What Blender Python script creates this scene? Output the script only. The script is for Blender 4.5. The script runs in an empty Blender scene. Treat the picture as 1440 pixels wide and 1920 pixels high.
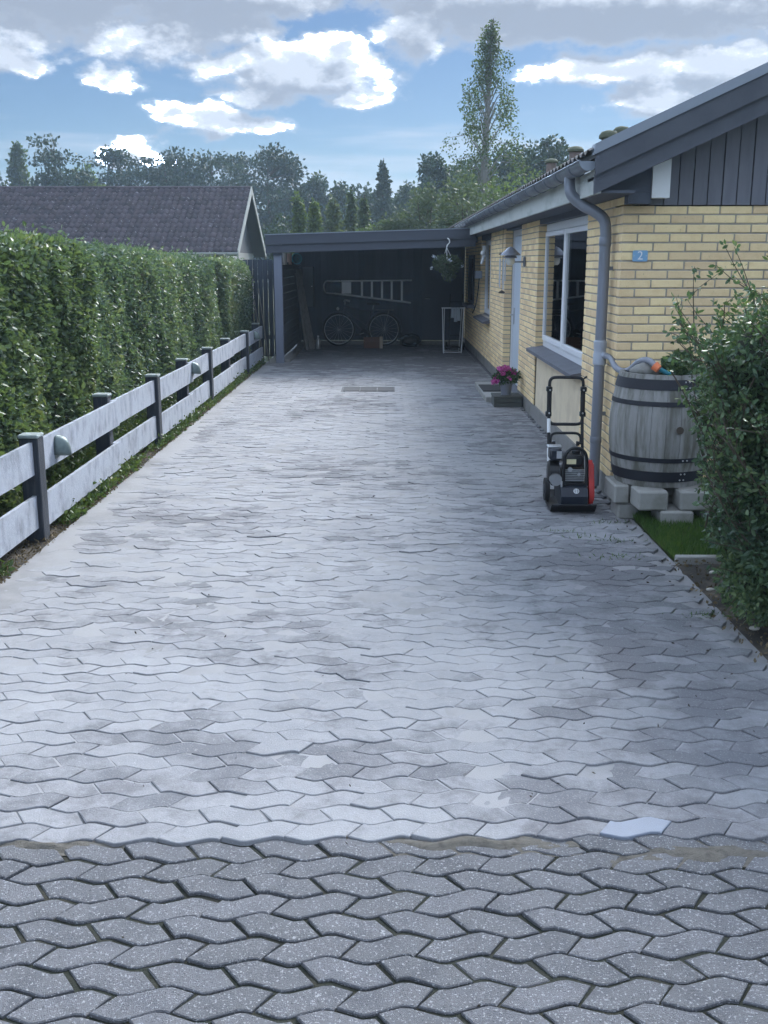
import bpy, math, random
import numpy as np
from mathutils import Vector, Matrix, noise
R = math.radians
random.seed(7); rng = np.random.default_rng(7)
S = bpy.context.scene
COL = S.collection

# ------------------------------------------------------------------ camera
PITCH = math.atan(468/1950)
cam = bpy.data.cameras.new('camera'); camo = bpy.data.objects.new('camera', cam); COL.objects.link(camo)
cam.sensor_fit = 'VERTICAL'; cam.sensor_height = 36; cam.sensor_width = 27; cam.lens = 36*1950/1920
cam.clip_end = 2000; cam.clip_start = .05
camo.location = (0, 0, 1.81); camo.rotation_euler = (math.pi/2-PITCH, 0, R(.147))
S.camera = camo
S.render.resolution_x = 768; S.render.resolution_y = 1024

# ------------------------------------------------------------------ node helper
class NT:
    def __init__(s, nt): s.nt = nt; s.n = nt.nodes; s.l = nt.links
    def new(s, t, **k):
        n = s.n.new(t)
        for a, b in k.items(): setattr(n, a, b)
        return n
    def put(s, sock, v):
        if isinstance(v, bpy.types.NodeSocket): s.l.new(v, sock)
        elif v is not None:
            if sock.type == 'RGBA' and len(v) == 3: v = (*v, 1)
            sock.default_value = v
    def math(s, op, a, b=None, c=None, clamp=False):
        n = s.new('ShaderNodeMath', operation=op, use_clamp=clamp)
        for i, v in enumerate((a, b, c)):
            if v is not None: s.put(n.inputs[i], v)
        return n.outputs[0]
    def vmath(s, op, a, b=None):
        n = s.new('ShaderNodeVectorMath', operation=op)
        s.put(n.inputs[0], a)
        if b is not None: s.put(n.inputs[1], b)
        return n.outputs[0]
    def noise(s, vec, scale, detail=4, rough=.55, dist=0):
        n = s.new('ShaderNodeTexNoise'); s.put(n.inputs['Vector'], vec)
        n.inputs['Scale'].default_value = scale; n.inputs['Detail'].default_value = detail
        n.inputs['Roughness'].default_value = rough; n.inputs['Distortion'].default_value = dist
        return n.outputs[0]
    def mix(s, f, a, b, blend='MIX'):
        n = s.new('ShaderNodeMix', data_type='RGBA', blend_type=blend, clamp_factor=True)
        s.put(n.inputs[0], f); s.put(n.inputs[6], a); s.put(n.inputs[7], b); return n.outputs[2]
    def step(s, v, a, b, lo=0., hi=1.):
        n = s.new('ShaderNodeMapRange', interpolation_type='SMOOTHSTEP')
        s.put(n.inputs[0], v)
        for i, q in zip((1, 2, 3, 4), (a, b, lo, hi)): n.inputs[i].default_value = q
        return n.outputs[0]

# ------------------------------------------------------------------ world: hazy late summer sky with cumulus
SUN_AZ, SUN_EL = R(24), R(36)
W = bpy.data.worlds.new('World'); S.world = W; W.use_nodes = True
w = NT(W.node_tree); w.n.clear()
def px(x, y): return (x-725)/1950*.985, (492-y)/1950*.96      # photo direction as azimuth, elevation
def cloud_group():
    g = bpy.data.node_groups.new('cloud_field', 'ShaderNodeTree')
    g.interface.new_socket('Vector', in_out='INPUT', socket_type='NodeSocketVector')
    g.interface.new_socket('Lift', in_out='INPUT', socket_type='NodeSocketFloat')
    g.interface.new_socket('Density', in_out='OUTPUT', socket_type='NodeSocketFloat')
    q = NT(g); gi = q.new('NodeGroupInput'); go = q.new('NodeGroupOutput')
    v0 = gi.outputs[0]
    lift = q.new('ShaderNodeCombineXYZ'); q.put(lift.inputs[2], gi.outputs[1]); q.put(lift.inputs[0], q.math('MULTIPLY', gi.outputs[1], .4))
    v = q.vmath('NORMALIZE', q.vmath('ADD', v0, lift.outputs[0]))
    st = q.new('ShaderNodeVectorMath', operation='MULTIPLY'); q.put(st.inputs[0], v); st.inputs[1].default_value = (1, 1, 1.7)
    sv = st.outputs[0]
    sx = q.new('ShaderNodeSeparateXYZ'); q.put(sx.inputs[0], v)
    warp1 = q.noise(sv, 14, 5, .6); warp2 = q.noise(q.vmath('ADD', sv, (3.1, 1.7, 5.2)), 14, 5, .6)
    az = q.math('ARCTAN2', sx.outputs[0], sx.outputs[1]); el = q.math('ARCSINE', sx.outputs[2])
    a = q.math('ADD', az, q.math('MULTIPLY', q.math('SUBTRACT', warp1, .5), .085))
    e = q.math('ADD', el, q.math('MULTIPLY', q.math('SUBTRACT', warp2, .5), .042))
    fine = q.noise(sv, 34, 8, .62); big = q.noise(sv, 5.5, 4, .55)
    F = None
    for (x, y, hw, hh, s) in [(50,158,115,42,1.0),(242,184,58,28,.9),(440,250,112,34,.95),(345,232,46,26,.8),(288,300,62,30,1.0),
                              (560,165,175,52,1.0),(620,130,70,34,.9),(510,195,90,30,.9),(480,140,60,30,.8),(690,196,60,26,.6),(430,150,80,36,.6),(1150,165,150,46,.9),(1185,215,75,40,.9),(1020,168,60,22,.6),(1300,170,220,60,.9),
                              (780,95,90,70,.9),(120,20,380,120,1.9),(430,30,260,90,1.7),(1100,40,420,130,2.1),(760,10,200,80,1.3),(-250,230,160,50,1.),(1700,230,180,60,1.),(2300,250,200,60,1.),(-800,240,200,60,1.)]:
        a0, e0 = px(x, y); dx = q.math('MULTIPLY', q.math('SUBTRACT', a, a0), 1950/hw)
        de = q.math('SUBTRACT', e, e0)
        dy = q.math('MAXIMUM', q.math('MULTIPLY', de, 1950/hh), q.math('MULTIPLY', de, -1950/(hh*.62)))
        r = q.math('SQRT', q.math('ADD', q.math('MULTIPLY', dx, dx), q.math('MULTIPLY', dy, dy)))
        f = q.math('MULTIPLY', q.math('SUBTRACT', 1, r), s)
        F = f if F is None else q.math('SMOOTH_MAX', F, f, .15)
    # high deck from about eight degrees up, everywhere round the sky
    deck = q.math('SUBTRACT', q.math('MULTIPLY', q.math('SUBTRACT', e, .172), 17.), .05)
    deck = q.math('MINIMUM', deck, .34)
    deck = q.math('ADD', deck, q.math('MULTIPLY', q.math('SUBTRACT', big, .5), 2.0))
    for (x, y, hw, hh, s) in [(655,105,100,70,2.2),(1060,215,130,60,1.5),(160,220,200,40,1.0),(720,190,120,40,1.2)]:
        a0, e0 = px(x, y); dx = q.math('MULTIPLY', q.math('SUBTRACT', a, a0), 1950/hw); dy = q.math('MULTIPLY', q.math('SUBTRACT', e, e0), 1950/hh)
        r2 = q.math('ADD', q.math('MULTIPLY', dx, dx), q.math('MULTIPLY', dy, dy))
        deck = q.math('SUBTRACT', deck, q.math('MULTIPLY', q.math('EXPONENT', q.math('MULTIPLY', r2, -1)), s))
    F = q.math('SMOOTH_MAX', F, deck, .1)
    D = q.math('ADD', F, q.math('MULTIPLY', q.math('SUBTRACT', fine, .5), 1.3))
    q.put(go.inputs[0], D); return g
CG = cloud_group()
tc = w.new('ShaderNodeTexCoord')
def field(lift):
    n = w.new('ShaderNodeGroup'); n.node_tree = CG; w.put(n.inputs[0], tc.outputs['Generated']); n.inputs[1].default_value = lift; return n.outputs[0]
sky = w.new('ShaderNodeTexSky', sky_type='NISHITA', sun_disc=False)
sky.sun_elevation = SUN_EL; sky.sun_rotation = SUN_AZ; sky.air_density = 1.0; sky.dust_density = .25; sky.ozone_density = 2.0; sky.altitude = 50
D0 = field(0.); D1 = field(.018)
alpha = w.step(D0, -.16, .36)
thick = w.step(D0, -.05, .70)
lit = w.math('ADD', .46, w.math('MULTIPLY', w.math('SUBTRACT', D0, D1), 1.7), clamp=True)
shade = w.math('MULTIPLY', w.math('SUBTRACT', 1, w.math('MULTIPLY', thick, .66)), w.math('ADD', .34, w.math('MULTIPLY', lit, 1.05)), clamp=True)
sdot = w.new('ShaderNodeVectorMath', operation='DOT_PRODUCT'); w.put(sdot.inputs[0], tc.outputs['Generated'])
sdot.inputs[1].default_value = (math.sin(SUN_AZ)*math.cos(SUN_EL), math.cos(SUN_AZ)*math.cos(SUN_EL), math.sin(SUN_EL))
glow = w.math('ADD', 1., w.math('MULTIPLY', w.math('POWER', w.math('MAXIMUM', sdot.outputs['Value'], 0.), 4.), 3.0))   # cloud lit through by the hidden sun
wv3 = w.new('ShaderNodeCombineXYZ')
for i_, c_ in enumerate((100., 132., 182.)): w.put(wv3.inputs[i_], w.math('MULTIPLY', glow, c_))
cgrey = w.mix(w.step(shade, .12, .72), (.68, .80, 1.02), (1.62, 1.80, 2.08))
ccol = w.mix(w.math('POWER', w.math('MULTIPLY', w.step(shade, .52, 1.10), w.step(D0, -.05, .34)), 3.0), cgrey, wv3.outputs[0])
hsx = w.new('ShaderNodeSeparateXYZ'); w.put(hsx.inputs[0], tc.outputs['Generated'])
veil = w.math('MULTIPLY', w.noise(w.vmath('MULTIPLY', tc.outputs['Generated'], (3, 3, 30)), 2.2, 4, .5), w.step(hsx.outputs[2], .30, .02))
skyc = w.mix(1., sky.outputs[0], (.088, .107, .135), 'MULTIPLY')
skyc = w.mix(w.math('MULTIPLY', w.step(veil, .33, .62), .62), skyc, (1.18, 1.35, 1.62))
final = w.mix(alpha, skyc, ccol)
bg = w.new('ShaderNodeBackground'); w.put(bg.inputs[0], final); bg.inputs[1].default_value = .1
wo = w.new('ShaderNodeOutputWorld'); w.put(wo.inputs[0], bg.outputs[0])

# ------------------------------------------------------------------ sun behind thin cloud, ahead and to the right
sl = bpy.data.lights.new('sun', 'SUN'); sl.energy = 1.2; sl.angle = R(24); sl.color = (1, .98, .95)
so = bpy.data.objects.new('sun', sl); COL.objects.link(so)
sd = Vector((math.sin(SUN_AZ)*math.cos(SUN_EL), math.cos(SUN_AZ)*math.cos(SUN_EL), math.sin(SUN_EL)))
so.rotation_euler = sd.to_track_quat('Z', 'Y').to_euler(); so.location = (8, 20, 15)
vs = S.view_settings; vs.view_transform = 'Standard'; vs.look = 'None'; vs.exposure = 2.42; vs.gamma = 1; vs.use_curve_mapping = False

# ------------------------------------------------------------------ mesh helpers
ORG = {}
def org(o): return ORG.get(o.name, Vector((0, 0, 0))) if o is not None else Vector((0, 0, 0))
def link(o, parent=None):
    COL.objects.link(o)
    if parent is not None: o.parent = parent
def tag(o, label, cat, group=None):
    o['label'] = label; o['category'] = cat
    if group: o['group'] = group
    return o
def thing(name, label, cat, loc=(0, 0, 0), group=None, rz=0):
    o = bpy.data.objects.new(name, None); o.empty_display_size = .1; link(o)
    o.location = loc; o.rotation_euler = (0, 0, rz); ORG[o.name] = Vector(loc)
    return tag(o, label, cat, group)
def struct(o): o['kind'] = 'structure'; return o
def stuff(o): o['kind'] = 'stuff'; return o

class MB:
    """collects shapes and links them as ONE mesh object"""
    def __init__(s): s.v = []; s.f = []
    def add(s, vs, fs):
        b = len(s.v); s.v += [tuple(p) for p in vs]; s.f += [tuple(i+b for i in f) for f in fs]; return s
    def box(s, x0, x1, y0, y1, z0, z1, ch=0.):
        if ch <= 0:
            vs = [(x, y, z) for z in (z0, z1) for y in (y0, y1) for x in (x0, x1)]
            return s.add(vs, [(0,2,3,1),(4,5,7,6),(0,1,5,4),(2,6,7,3),(0,4,6,2),(1,3,7,5)])
        import itertools
        vs = []; idx = {}
        lo = (x0, y0, z0); hi = (x1, y1, z1)
        for sgn in itertools.product((0, 1), repeat=3):
            for ax in range(3):
                p = [(hi[i]-ch if sgn[i] else lo[i]+ch) for i in range(3)]; p[ax] = hi[ax] if sgn[ax] else lo[ax]
                idx[(sgn, ax)] = len(vs); vs.append(p)
        fs = []
        for ax in range(3):
            o = [i for i in range(3) if i != ax]
            for sd_ in (0, 1):
                L = []
                for a, b in ((0,0),(1,0),(1,1),(0,1)):
                    k = [0,0,0]; k[ax] = sd_; k[o[0]] = a; k[o[1]] = b; L.append(idx[(tuple(k), ax)])
                if (sd_ == 0) != (ax == 1): L.reverse()
                fs.append(L)
        for e in range(3):                       # edges along axis e
            o = [i for i in range(3) if i != e]
            for a in (0,1):
                for b in (0,1):
                    k0 = [0,0,0]; k0[o[0]] = a; k0[o[1]] = b; k1 = list(k0); k1[e] = 1
                    L = [idx[(tuple(k0),o[0])], idx[(tuple(k1),o[0])], idx[(tuple(k1),o[1])], idx[(tuple(k0),o[1])]]
                    if ((a+b+(e == 1)) % 2) == 1: L.reverse()
                    fs.append(L)
        for sgn in itertools.product((0, 1), repeat=3):
            L = [idx[(sgn, 0)], idx[(sgn, 1)], idx[(sgn, 2)]]
            if sum(sgn) % 2 == 0: L.reverse()
            fs.append(L)
        return s.add(vs, fs)
    def tube(s, pts, r, n=10, cap=True):
        pts = [Vector(p) for p in pts]; rs = r if isinstance(r, (list, tuple)) else [r]*len(pts)
        base = len(s.v); up = None
        for i, p in enumerate(pts):
            t = (pts[min(i+1, len(pts)-1)]-pts[max(i-1, 0)]).normalized()
            if up is None: up = Vector((0,0,1)) if abs(t.z) < .9 else Vector((1,0,0))
            a = t.cross(up)
            if a.length < 1e-5: a = t.cross(Vector((0,1,0)))
            a.normalize(); b = a.cross(t).normalized(); up = b
            for k in range(n):
                an = 2*math.pi*k/n; s.v.append(tuple(p+(a*math.cos(an)+b*math.sin(an))*rs[i]))
        for i in range(len(pts)-1):
            for k in range(n):
                k2 = (k+1) % n; s.f.append((base+i*n+k, base+i*n+k2, base+(i+1)*n+k2, base+(i+1)*n+k))
        if cap:
            s.f.append(tuple(base+k for k in reversed(range(n)))); s.f.append(tuple(base+(len(pts)-1)*n+k for k in range(n)))
        return s
    def lathe(s, prof, c=(0,0,0), n=24, a0=0, a1=2*math.pi, cap=True):
        c = Vector(c); full = abs(a1-a0-2*math.pi) < 1e-6; m = n if full else n+1; base = len(s.v)
        for r, z in prof:
            for k in range(m):
                an = a0+(a1-a0)*k/n; s.v.append((c.x+r*math.cos(an), c.y+r*math.sin(an), c.z+z))
        for i in range(len(prof)-1):
            for k in range(n):
                k2 = (k+1) % m; s.f.append((base+i*m+k, base+i*m+k2, base+(i+1)*m+k2, base+(i+1)*m+k))
        if cap and full:
            s.f.append(tuple(base+k for k in reversed(range(m)))); s.f.append(tuple(base+(len(prof)-1)*m+k for k in range(m)))
        return s
    def prism(s, poly, axis, t0, t1):
        """poly of 2-D points extruded along an axis; for x: (y,z), y: (x,z), z: (x,y)"""
        def P(p, t): return {'x': (t, p[0], p[1]), 'y': (p[0], t, p[1]), 'z': (p[0], p[1], t)}[axis]
        n = len(poly); vs = [P(p, t0) for p in poly]+[P(p, t1) for p in poly]
        return s.add(vs, [tuple(reversed(range(n))), tuple(range(n, 2*n))]+[(i, (i+1) % n, n+(i+1) % n, n+i) for i in range(n)])
    def ball(s, c, r, n=12, m=8, zmin=-1.):
        rx, ry, rz = r if isinstance(r, (tuple, list)) else (r, r, r)
        prof = []
        for i in range(m+1):
            t = -math.pi/2+math.pi*i/m
            prof.append((max(1e-4, math.cos(t)), max(zmin, math.sin(t))))
        base = len(s.v); s.lathe(prof, (0,0,0), n, cap=True)
        for i in range(base, len(s.v)):
            x, y, z = s.v[i]; s.v[i] = (c[0]+x*rx, c[1]+y*ry, c[2]+z*rz)
        return s
    def xf(s, M, start=0):
        for i in range(start, len(s.v)): s.v[i] = tuple(M @ Vector(s.v[i]))
        return s
    def mesh(s, name):
        me = bpy.data.meshes.new(name); me.from_pydata(s.v, [], s.f); me.validate(); return me
    def build(s, name, mat, parent=None, smooth=False, local=False, label=None, fix=True):
        if parent is not None and not local:
            o = org(parent); s.v = [(a-o.x, b-o.y, c-o.z) for a, b, c in s.v]
        me = s.mesh(name)
        if fix:
            import bmesh
            bm = bmesh.new(); bm.from_mesh(me); bmesh.ops.recalc_face_normals(bm, faces=bm.faces); bm.to_mesh(me); bm.free()
        ob = bpy.data.objects.new(name, me); link(ob, parent)
        if parent is not None: ORG[ob.name] = org(parent)
        me.materials.append(mat)
        if smooth:
            me.polygons.foreach_set('use_smooth', [True]*len(me.polygons))
            if smooth != 'all':
                try: me.set_sharp_from_angle(angle=R(38))
                except Exception: pass
        if label: ob['label'] = label
        return ob
def rrect(w_, h_, r, n=4):
    out = []
    for cx_, cy_, a in ((w_/2-r, h_/2-r, 0), (-w_/2+r, h_/2-r, 90), (-w_/2+r, -h_/2+r, 180), (w_/2-r, -h_/2+r, 270)):
        for i in range(n+1): out.append((cx_+r*math.cos(R(a+90*i/n)), cy_+r*math.sin(R(a+90*i/n))))
    return out
def arc(p, n=6):
    """smooth a polyline (Catmull-Rom)"""
    p = [Vector(q) for q in p]; out = []
    for i in range(len(p)-1):
        a = p[max(i-1, 0)]; b = p[i]; c = p[i+1]; d = p[min(i+2, len(p)-1)]
        for k in range(n):
            t = k/n; out.append(.5*((2*b)+(c-a)*t+(2*a-5*b+4*c-d)*t*t+(3*b-a-3*c+d)*t**3))
    return out+[p[-1]]

# ------------------------------------------------------------------ materials
def MAT(name, col, rough=.75, var=.25, scale=6, col2=None, mixs=(.4, .65), bump=.15, bscale=80, metal=0., island=0., stretch=(1,1,1), fleck=None, spec=.4, coord='Object', detail=5, shift=True, fleck2=None):
    m = bpy.data.materials.new(name); m.use_nodes = True; q = NT(m.node_tree); p = q.n['Principled BSDF']
    if coord == 'World': vec = q.new('ShaderNodeNewGeometry').outputs['Position']
    else: vec = q.new('ShaderNodeTexCoord').outputs['Object']
    mp = q.vmath('MULTIPLY', vec, stretch)
    rnd = None
    if island:
        g = q.new('ShaderNodeNewGeometry'); oi = q.new('ShaderNodeObjectInfo')
        rnd = q.math('FRACT', q.math('ADD', g.outputs['Random Per Island'], oi.outputs['Random']))
        off = q.new('ShaderNodeCombineXYZ')
        for i in range(3): q.put(off.inputs[i], q.math('MULTIPLY', rnd, 37.+11*i))
        if shift: mp = q.vmath('ADD', mp, off.outputs[0])
    n1 = q.noise(mp, scale, detail, .6)
    c = q.mix(q.step(n1, *mixs), col, col2) if col2 else q.mix(0., col, col)
    n2 = q.noise(mp, scale*5, 4, .65)
    br = q.math('ADD', 1-var/2, q.math('MULTIPLY', q.math('ADD', q.math('MULTIPLY', n1, .6), q.math('MULTIPLY', n2, .4)), var))
    if island: br = q.math('MULTIPLY', br, q.math('ADD', 1-island/2, q.math('MULTIPLY', rnd, island)))
    h = q.new('ShaderNodeHueSaturation'); h.inputs['Saturation'].default_value = 1.; q.put(h.inputs['Value'], br); q.put(h.inputs['Color'], c)
    out = h.outputs[0]
    if island:
        q.put(h.inputs['Hue'], q.math('ADD', .5-island*.03, q.math('MULTIPLY', rnd, island*.06)))
    if fleck:
        fc, fs, lo, hi = fleck; out = q.mix(q.step(q.noise(mp, fs, 2, .7), lo, hi), out, fc)
    if fleck2:
        fc, fs, lo, hi = fleck2; out = q.mix(q.step(q.noise(q.vmath('ADD', mp, (5.3, 2.1, 7.7)), fs, 2, .7), lo, hi), out, fc)
    q.put(p.inputs['Base Color'], out)
    q.put(p.inputs['Roughness'], q.math('ADD', rough-.08, q.math('MULTIPLY', n2, .16), clamp=True))
    p.inputs['Metallic'].default_value = metal; p.inputs['Specular IOR Level'].default_value = spec
    if bump:
        b = q.new('ShaderNodeBump'); b.inputs['Strength'].default_value = bump; b.inputs['Distance'].default_value = .01
        q.put(b.inputs['Height'], q.noise(mp, bscale, 4, .6)); q.put(p.inputs['Normal'], b.outputs[0])
    return m
def LEAF(name, cols, rough=.5, trans=.3, patch=1.2):
    """foliage: colour varies leaf by leaf and in patches"""
    m = bpy.data.materials.new(name); m.use_nodes = True; q = NT(m.node_tree); p = q.n['Principled BSDF']
    g = q.new('ShaderNodeNewGeometry'); rnd = g.outputs['Random Per Island']
    pn = q.noise(g.outputs['Position'], patch, 3, .6)
    f = q.math('ADD', q.math('MULTIPLY', rnd, .55), q.math('MULTIPLY', q.step(pn, .3, .7), .45))
    rp = q.new('ShaderNodeValToRGB'); e = rp.color_ramp.elements
    while len(e) < len(cols): e.new(.5)
    for i, c in enumerate(cols): e[i].position = i/(len(cols)-1); e[i].color = (*c, 1)
    q.put(rp.inputs[0], f)
    q.put(p.inputs['Base Color'], rp.outputs[0]); p.inputs['Roughness'].default_value = rough; p.inputs['Specular IOR Level'].default_value = .35
    t = q.new('ShaderNodeBsdfTranslucent'); q.put(t.inputs[0], q.mix(1., rp.outputs[0], (1.25, 1.3, .6), 'MULTIPLY'))
    mx = q.new('ShaderNodeMixShader'); mx.inputs[0].default_value = trans
    q.put(mx.inputs[1], p.outputs[0]); q.put(mx.inputs[2], t.outputs[0])
    q.put(q.n['Material Output'].inputs[0], mx.outputs[0]); return m
def GLASS(name, tint=(.75,.8,.8), rough=.02):
    m = bpy.data.materials.new(name); m.use_nodes = True; q = NT(m.node_tree); q.n.remove(q.n['Principled BSDF'])
    lw = q.new('ShaderNodeFresnel'); lw.inputs[0].default_value = 1.6
    a = q.new('ShaderNodeBsdfTransparent'); a.inputs[0].default_value = (*tint, 1)
    b = q.new('ShaderNodeBsdfGlossy'); b.inputs['Roughness'].default_value = rough
    mx = q.new('ShaderNodeMixShader'); q.put(mx.inputs[0], q.math('MULTIPLY', lw.outputs[0], 1.4, clamp=True)); q.put(mx.inputs[1], a.outputs[0]); q.put(mx.inputs[2], b.outputs[0])
    q.put(q.n['Material Output'].inputs[0], mx.outputs[0]); return m

m_sand = MAT('swept_sand', (.265,.267,.275), .95, .4, 1.2, (.185,.186,.192), (.44,.66), .25, 240, coord='World', fleck=((.33,.33,.34), 300, .62, .75))
def dusty():
    m = bpy.data.materials.new('dusty_paver'); m.use_nodes = True; q = NT(m.node_tree); p = q.n['Principled BSDF']
    g = q.new('ShaderNodeNewGeometry'); oi = q.new('ShaderNodeObjectInfo'); pos = g.outputs['Position']
    rnd = q.math('FRACT', q.math('ADD', g.outputs['Random Per Island'], oi.outputs['Random']))
    sx = q.new('ShaderNodeSeparateXYZ'); q.put(sx.inputs[0], pos)
    big = q.noise(pos, .62, 3, .55); mid = q.noise(pos, 3.2, 7, .62); fin = q.noise(pos, 28, 4, .65)
    house_bias = q.math('MULTIPLY', q.step(sx.outputs[0], .35, 1.55), .075)          # dust mask falls toward the house side, so pavers darken there
    far = q.math('MULTIPLY', q.step(sx.outputs[1], 14.5, 20.5), .16)
    v = q.math('ADD', q.math('ADD', q.math('MULTIPLY', big, .62), q.math('MULTIPLY', mid, .62)), q.math('ADD', -.075, q.math('MULTIPLY', rnd, .10)))
    near = q.math('MULTIPLY', q.step(sx.outputs[1], 4.3, 3.1), .03)
    v = q.math('SUBTRACT', q.math('SUBTRACT', q.math('SUBTRACT', v, house_bias), far), near)
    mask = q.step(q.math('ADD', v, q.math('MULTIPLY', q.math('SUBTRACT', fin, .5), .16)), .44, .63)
    bare = q.mix(q.step(q.noise(pos, 140, 2, .7), .58, .68), (.130, .134, .148), (.255, .26, .27))
    bare = q.mix(q.math('MULTIPLY', rnd, .35), bare, (.14, .128, .138))
    dust = q.mix(q.step(mid, .35, .7), (.285, .29, .305), (.215, .22, .235))
    dust = q.mix(q.step(q.noise(pos, 190, 2, .7), .60, .70), dust, (.36, .37, .38))
    q.put(p.inputs['Base Color'], q.mix(mask, bare, dust)); p.inputs['Roughness'].default_value = .9; p.inputs['Specular IOR Level'].default_value = .35
    b = q.new('ShaderNodeBump'); b.inputs['Strength'].default_value = .5; b.inputs['Distance'].default_value = .006
    q.put(b.inputs['Height'], q.noise(pos, 150, 4, .65)); q.put(p.inputs['Normal'], b.outputs[0]); return m
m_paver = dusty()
m_paver_old = MAT('exposed_aggregate_paver', (.165,.17,.185), .85, .55, 9, (.115,.12,.135), (.4,.7), 1., 300, island=.22, fleck=((.40,.41,.43), 135, .57, .68), fleck2=((.085,.09,.10), 120, .58, .70))
m_paver_pale = MAT('pale_paver', (.20,.225,.275), .7, .15, 12, bump=.2, bscale=200)
m_dirt = MAT('mossy_joint_dirt', (.016,.020,.014), .98, .5, 9, (.034,.032,.024), (.45,.7), .6, 160, coord='World')
m_soil = MAT('garden_soil', (.04,.036,.032), .98, .5, 5, (.12,.10,.075), (.45,.68), .8, 90, coord='World', fleck=((.3,.25,.18), 160, .66, .75))
m_grass_g = MAT('lawn_soil', (.05,.07,.025), .95, .5, 4, (.07,.075,.035), (.4,.7), .6, 60, coord='World')
m_conc = MAT('concrete', (.30,.30,.285), .9, .4, 5, (.2,.2,.18), (.45,.7), .4, 140)
m_conc_d = MAT('old_concrete_plinth', (.22,.215,.21), .9, .4, 3, (.15,.15,.14), (.45,.7), .3, 120, coord='World')
m_brick = MAT('yellow_brick', (.82,.635,.37), .88, .3, 14, (.73,.55,.31), (.4,.7), .45, 160, island=.24, coord='World', fleck=((.34,.28,.18), 60, .67, .78))
m_mortar = MAT('mortar', (.38,.345,.29), .95, .4, 10, (.27,.25,.215), (.4,.7), .4, 200, coord='World')
m_render = MAT('pebble_render', (.74,.63,.46), .95, .25, 4, (.62,.52,.38), (.4,.7), .7, 120, coord='World', fleck=((.25,.2,.14), 55, .70, .78))
m_clad = MAT('painted_cladding', (.165,.17,.20), .75, .35, 3, (.13,.135,.162), (.4,.7), .2, 60, stretch=(6,6,.6), island=.25, coord='World')
m_barge = MAT('bargeboard_paint', (.082,.09,.112), .7, .35, 3, (.065,.072,.092), (.4,.7), .15, 80)
m_metal_cap = MAT('verge_cap_metal', (.23,.26,.31), .45, .25, 5, bump=.05, metal=.4)
m_zinc = MAT('zinc_gutter', (.22,.25,.29), .42, .35, 4, (.15,.17,.20), (.4,.7), .06, 60, metal=.55)
m_pipe = MAT('grey_pipe', (.235,.255,.31), .42, .3, 5, (.19,.21,.25), (.4,.7), .05, 60, metal=.25, stretch=(1,1,.2))
m_fascia = MAT('weathered_fascia', (.47,.50,.49), .8, .4, 3, (.33,.36,.35), (.45,.7), .2, 60, stretch=(1,.5,1.5))
m_soffit = MAT('soffit_paint', (.075,.085,.11), .8, .25, 3, bump=.1)
m_roof = MAT('fibre_cement_roof', (.11,.11,.115), .9, .4, 2.5, (.07,.08,.05), (.5,.7), .4, 60)
m_vent = MAT('vent_clay', (.20,.15,.135), .85, .4, 8, (.13,.12,.10), (.4,.7), .3, 90)
m_mossy = MAT('mossy_cap', (.10,.11,.075), .95, .5, 20, bump=.6, bscale=80)
m_white = MAT('white_paint', (.72,.74,.76), .5, .12, 4, bump=.03)
m_frame = MAT('window_paint', (.70,.72,.76), .4, .1, 5, bump=.02)
m_door = MAT('shaded_white_door', (.50,.57,.66), .45, .1, 5, bump=.02)  # white door; the bluish tone of shade is put into its colour
m_slate = MAT('slate_sill', (.115,.12,.145), .65, .35, 6, (.085,.09,.11), (.4,.7), .15, 90)
m_glass = GLASS('window_glass')
m_room = MAT('room_wall', (.24,.22,.19), .9, .15, 2, bump=0)
m_curtain = MAT('curtain_cloth', (.32,.29,.25), .9, .2, 6, bump=.1)
m_carp = MAT('carport_boards', (.060,.076,.105), .8, .35, 3, (.048,.060,.084), (.4,.7), .2, 60, stretch=(5,5,.5), island=.3, coord='World')
m_carp_f = MAT('carport_fascia', (.058,.066,.088), .7, .25, 3, bump=.1)
m_carp_w = MAT('carport_side_boards', (.075,.08,.085), .85, .4, 3, (.055,.058,.065), (.4,.7), .2, 60, stretch=(1,.4,4), island=.3, coord='World')
m_post = MAT('carport_post_paint', (.165,.185,.245), .6, .2, 4, bump=.1, stretch=(3,3,.4))
m_fboard = MAT('weathered_white_board', (.33,.36,.42), .85, .7, 4, (.165,.185,.215), (.42,.74), .45, 40, stretch=(1,2.2,1.3), coord='World', fleck=((.24,.24,.26), 22, .70, .78))
m_fpost = MAT('dark_fence_post', (.030,.037,.050), .85, .5, 5, (.052,.057,.066), (.45,.7), .5, 60, stretch=(8,8,.7))
m_fcap = MAT('post_cap', (.23,.27,.27), .85, .4, 12, bump=.3)
m_lampd = MAT('weathered_lamp', (.15,.19,.19), .5, .35, 14, (.10,.13,.13), (.4,.7), .1, 60, metal=.4)
m_black = MAT('black_enamel', (.012,.013,.016), .4, .3, 8, bump=.05)
m_rubber = MAT('black_rubber', (.018,.018,.02), .8, .3, 12, bump=.2)
m_navy = MAT('dark_machine_paint', (.016,.021,.034), .45, .3, 9, (.03,.033,.04), (.5,.75), .1, 80)
m_red = MAT('red_guard_paint', (.50,.035,.03), .45, .3, 12, (.40,.03,.03), (.4,.7), .08, 60)
m_steel = MAT('bare_steel', (.45,.46,.48), .35, .3, 20, bump=.1, metal=.9)
m_alu = MAT('aluminium', (.55,.57,.6), .4, .2, 10, bump=.05, metal=.7)
m_ladder = MAT('ladder_aluminium', (.76,.78,.80), .5, .2, 10, bump=.05, metal=.15)
m_label = MAT('cream_label', (.72,.66,.42), .6, .15, 20, bump=0)
m_barrel = MAT('weathered_oak', (.29,.29,.285), .9, .6, 6, (.12,.12,.10), (.38,.68), .5, 60, stretch=(2.4,2.4,.30), shift=False, island=.14, coord='World')
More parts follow.
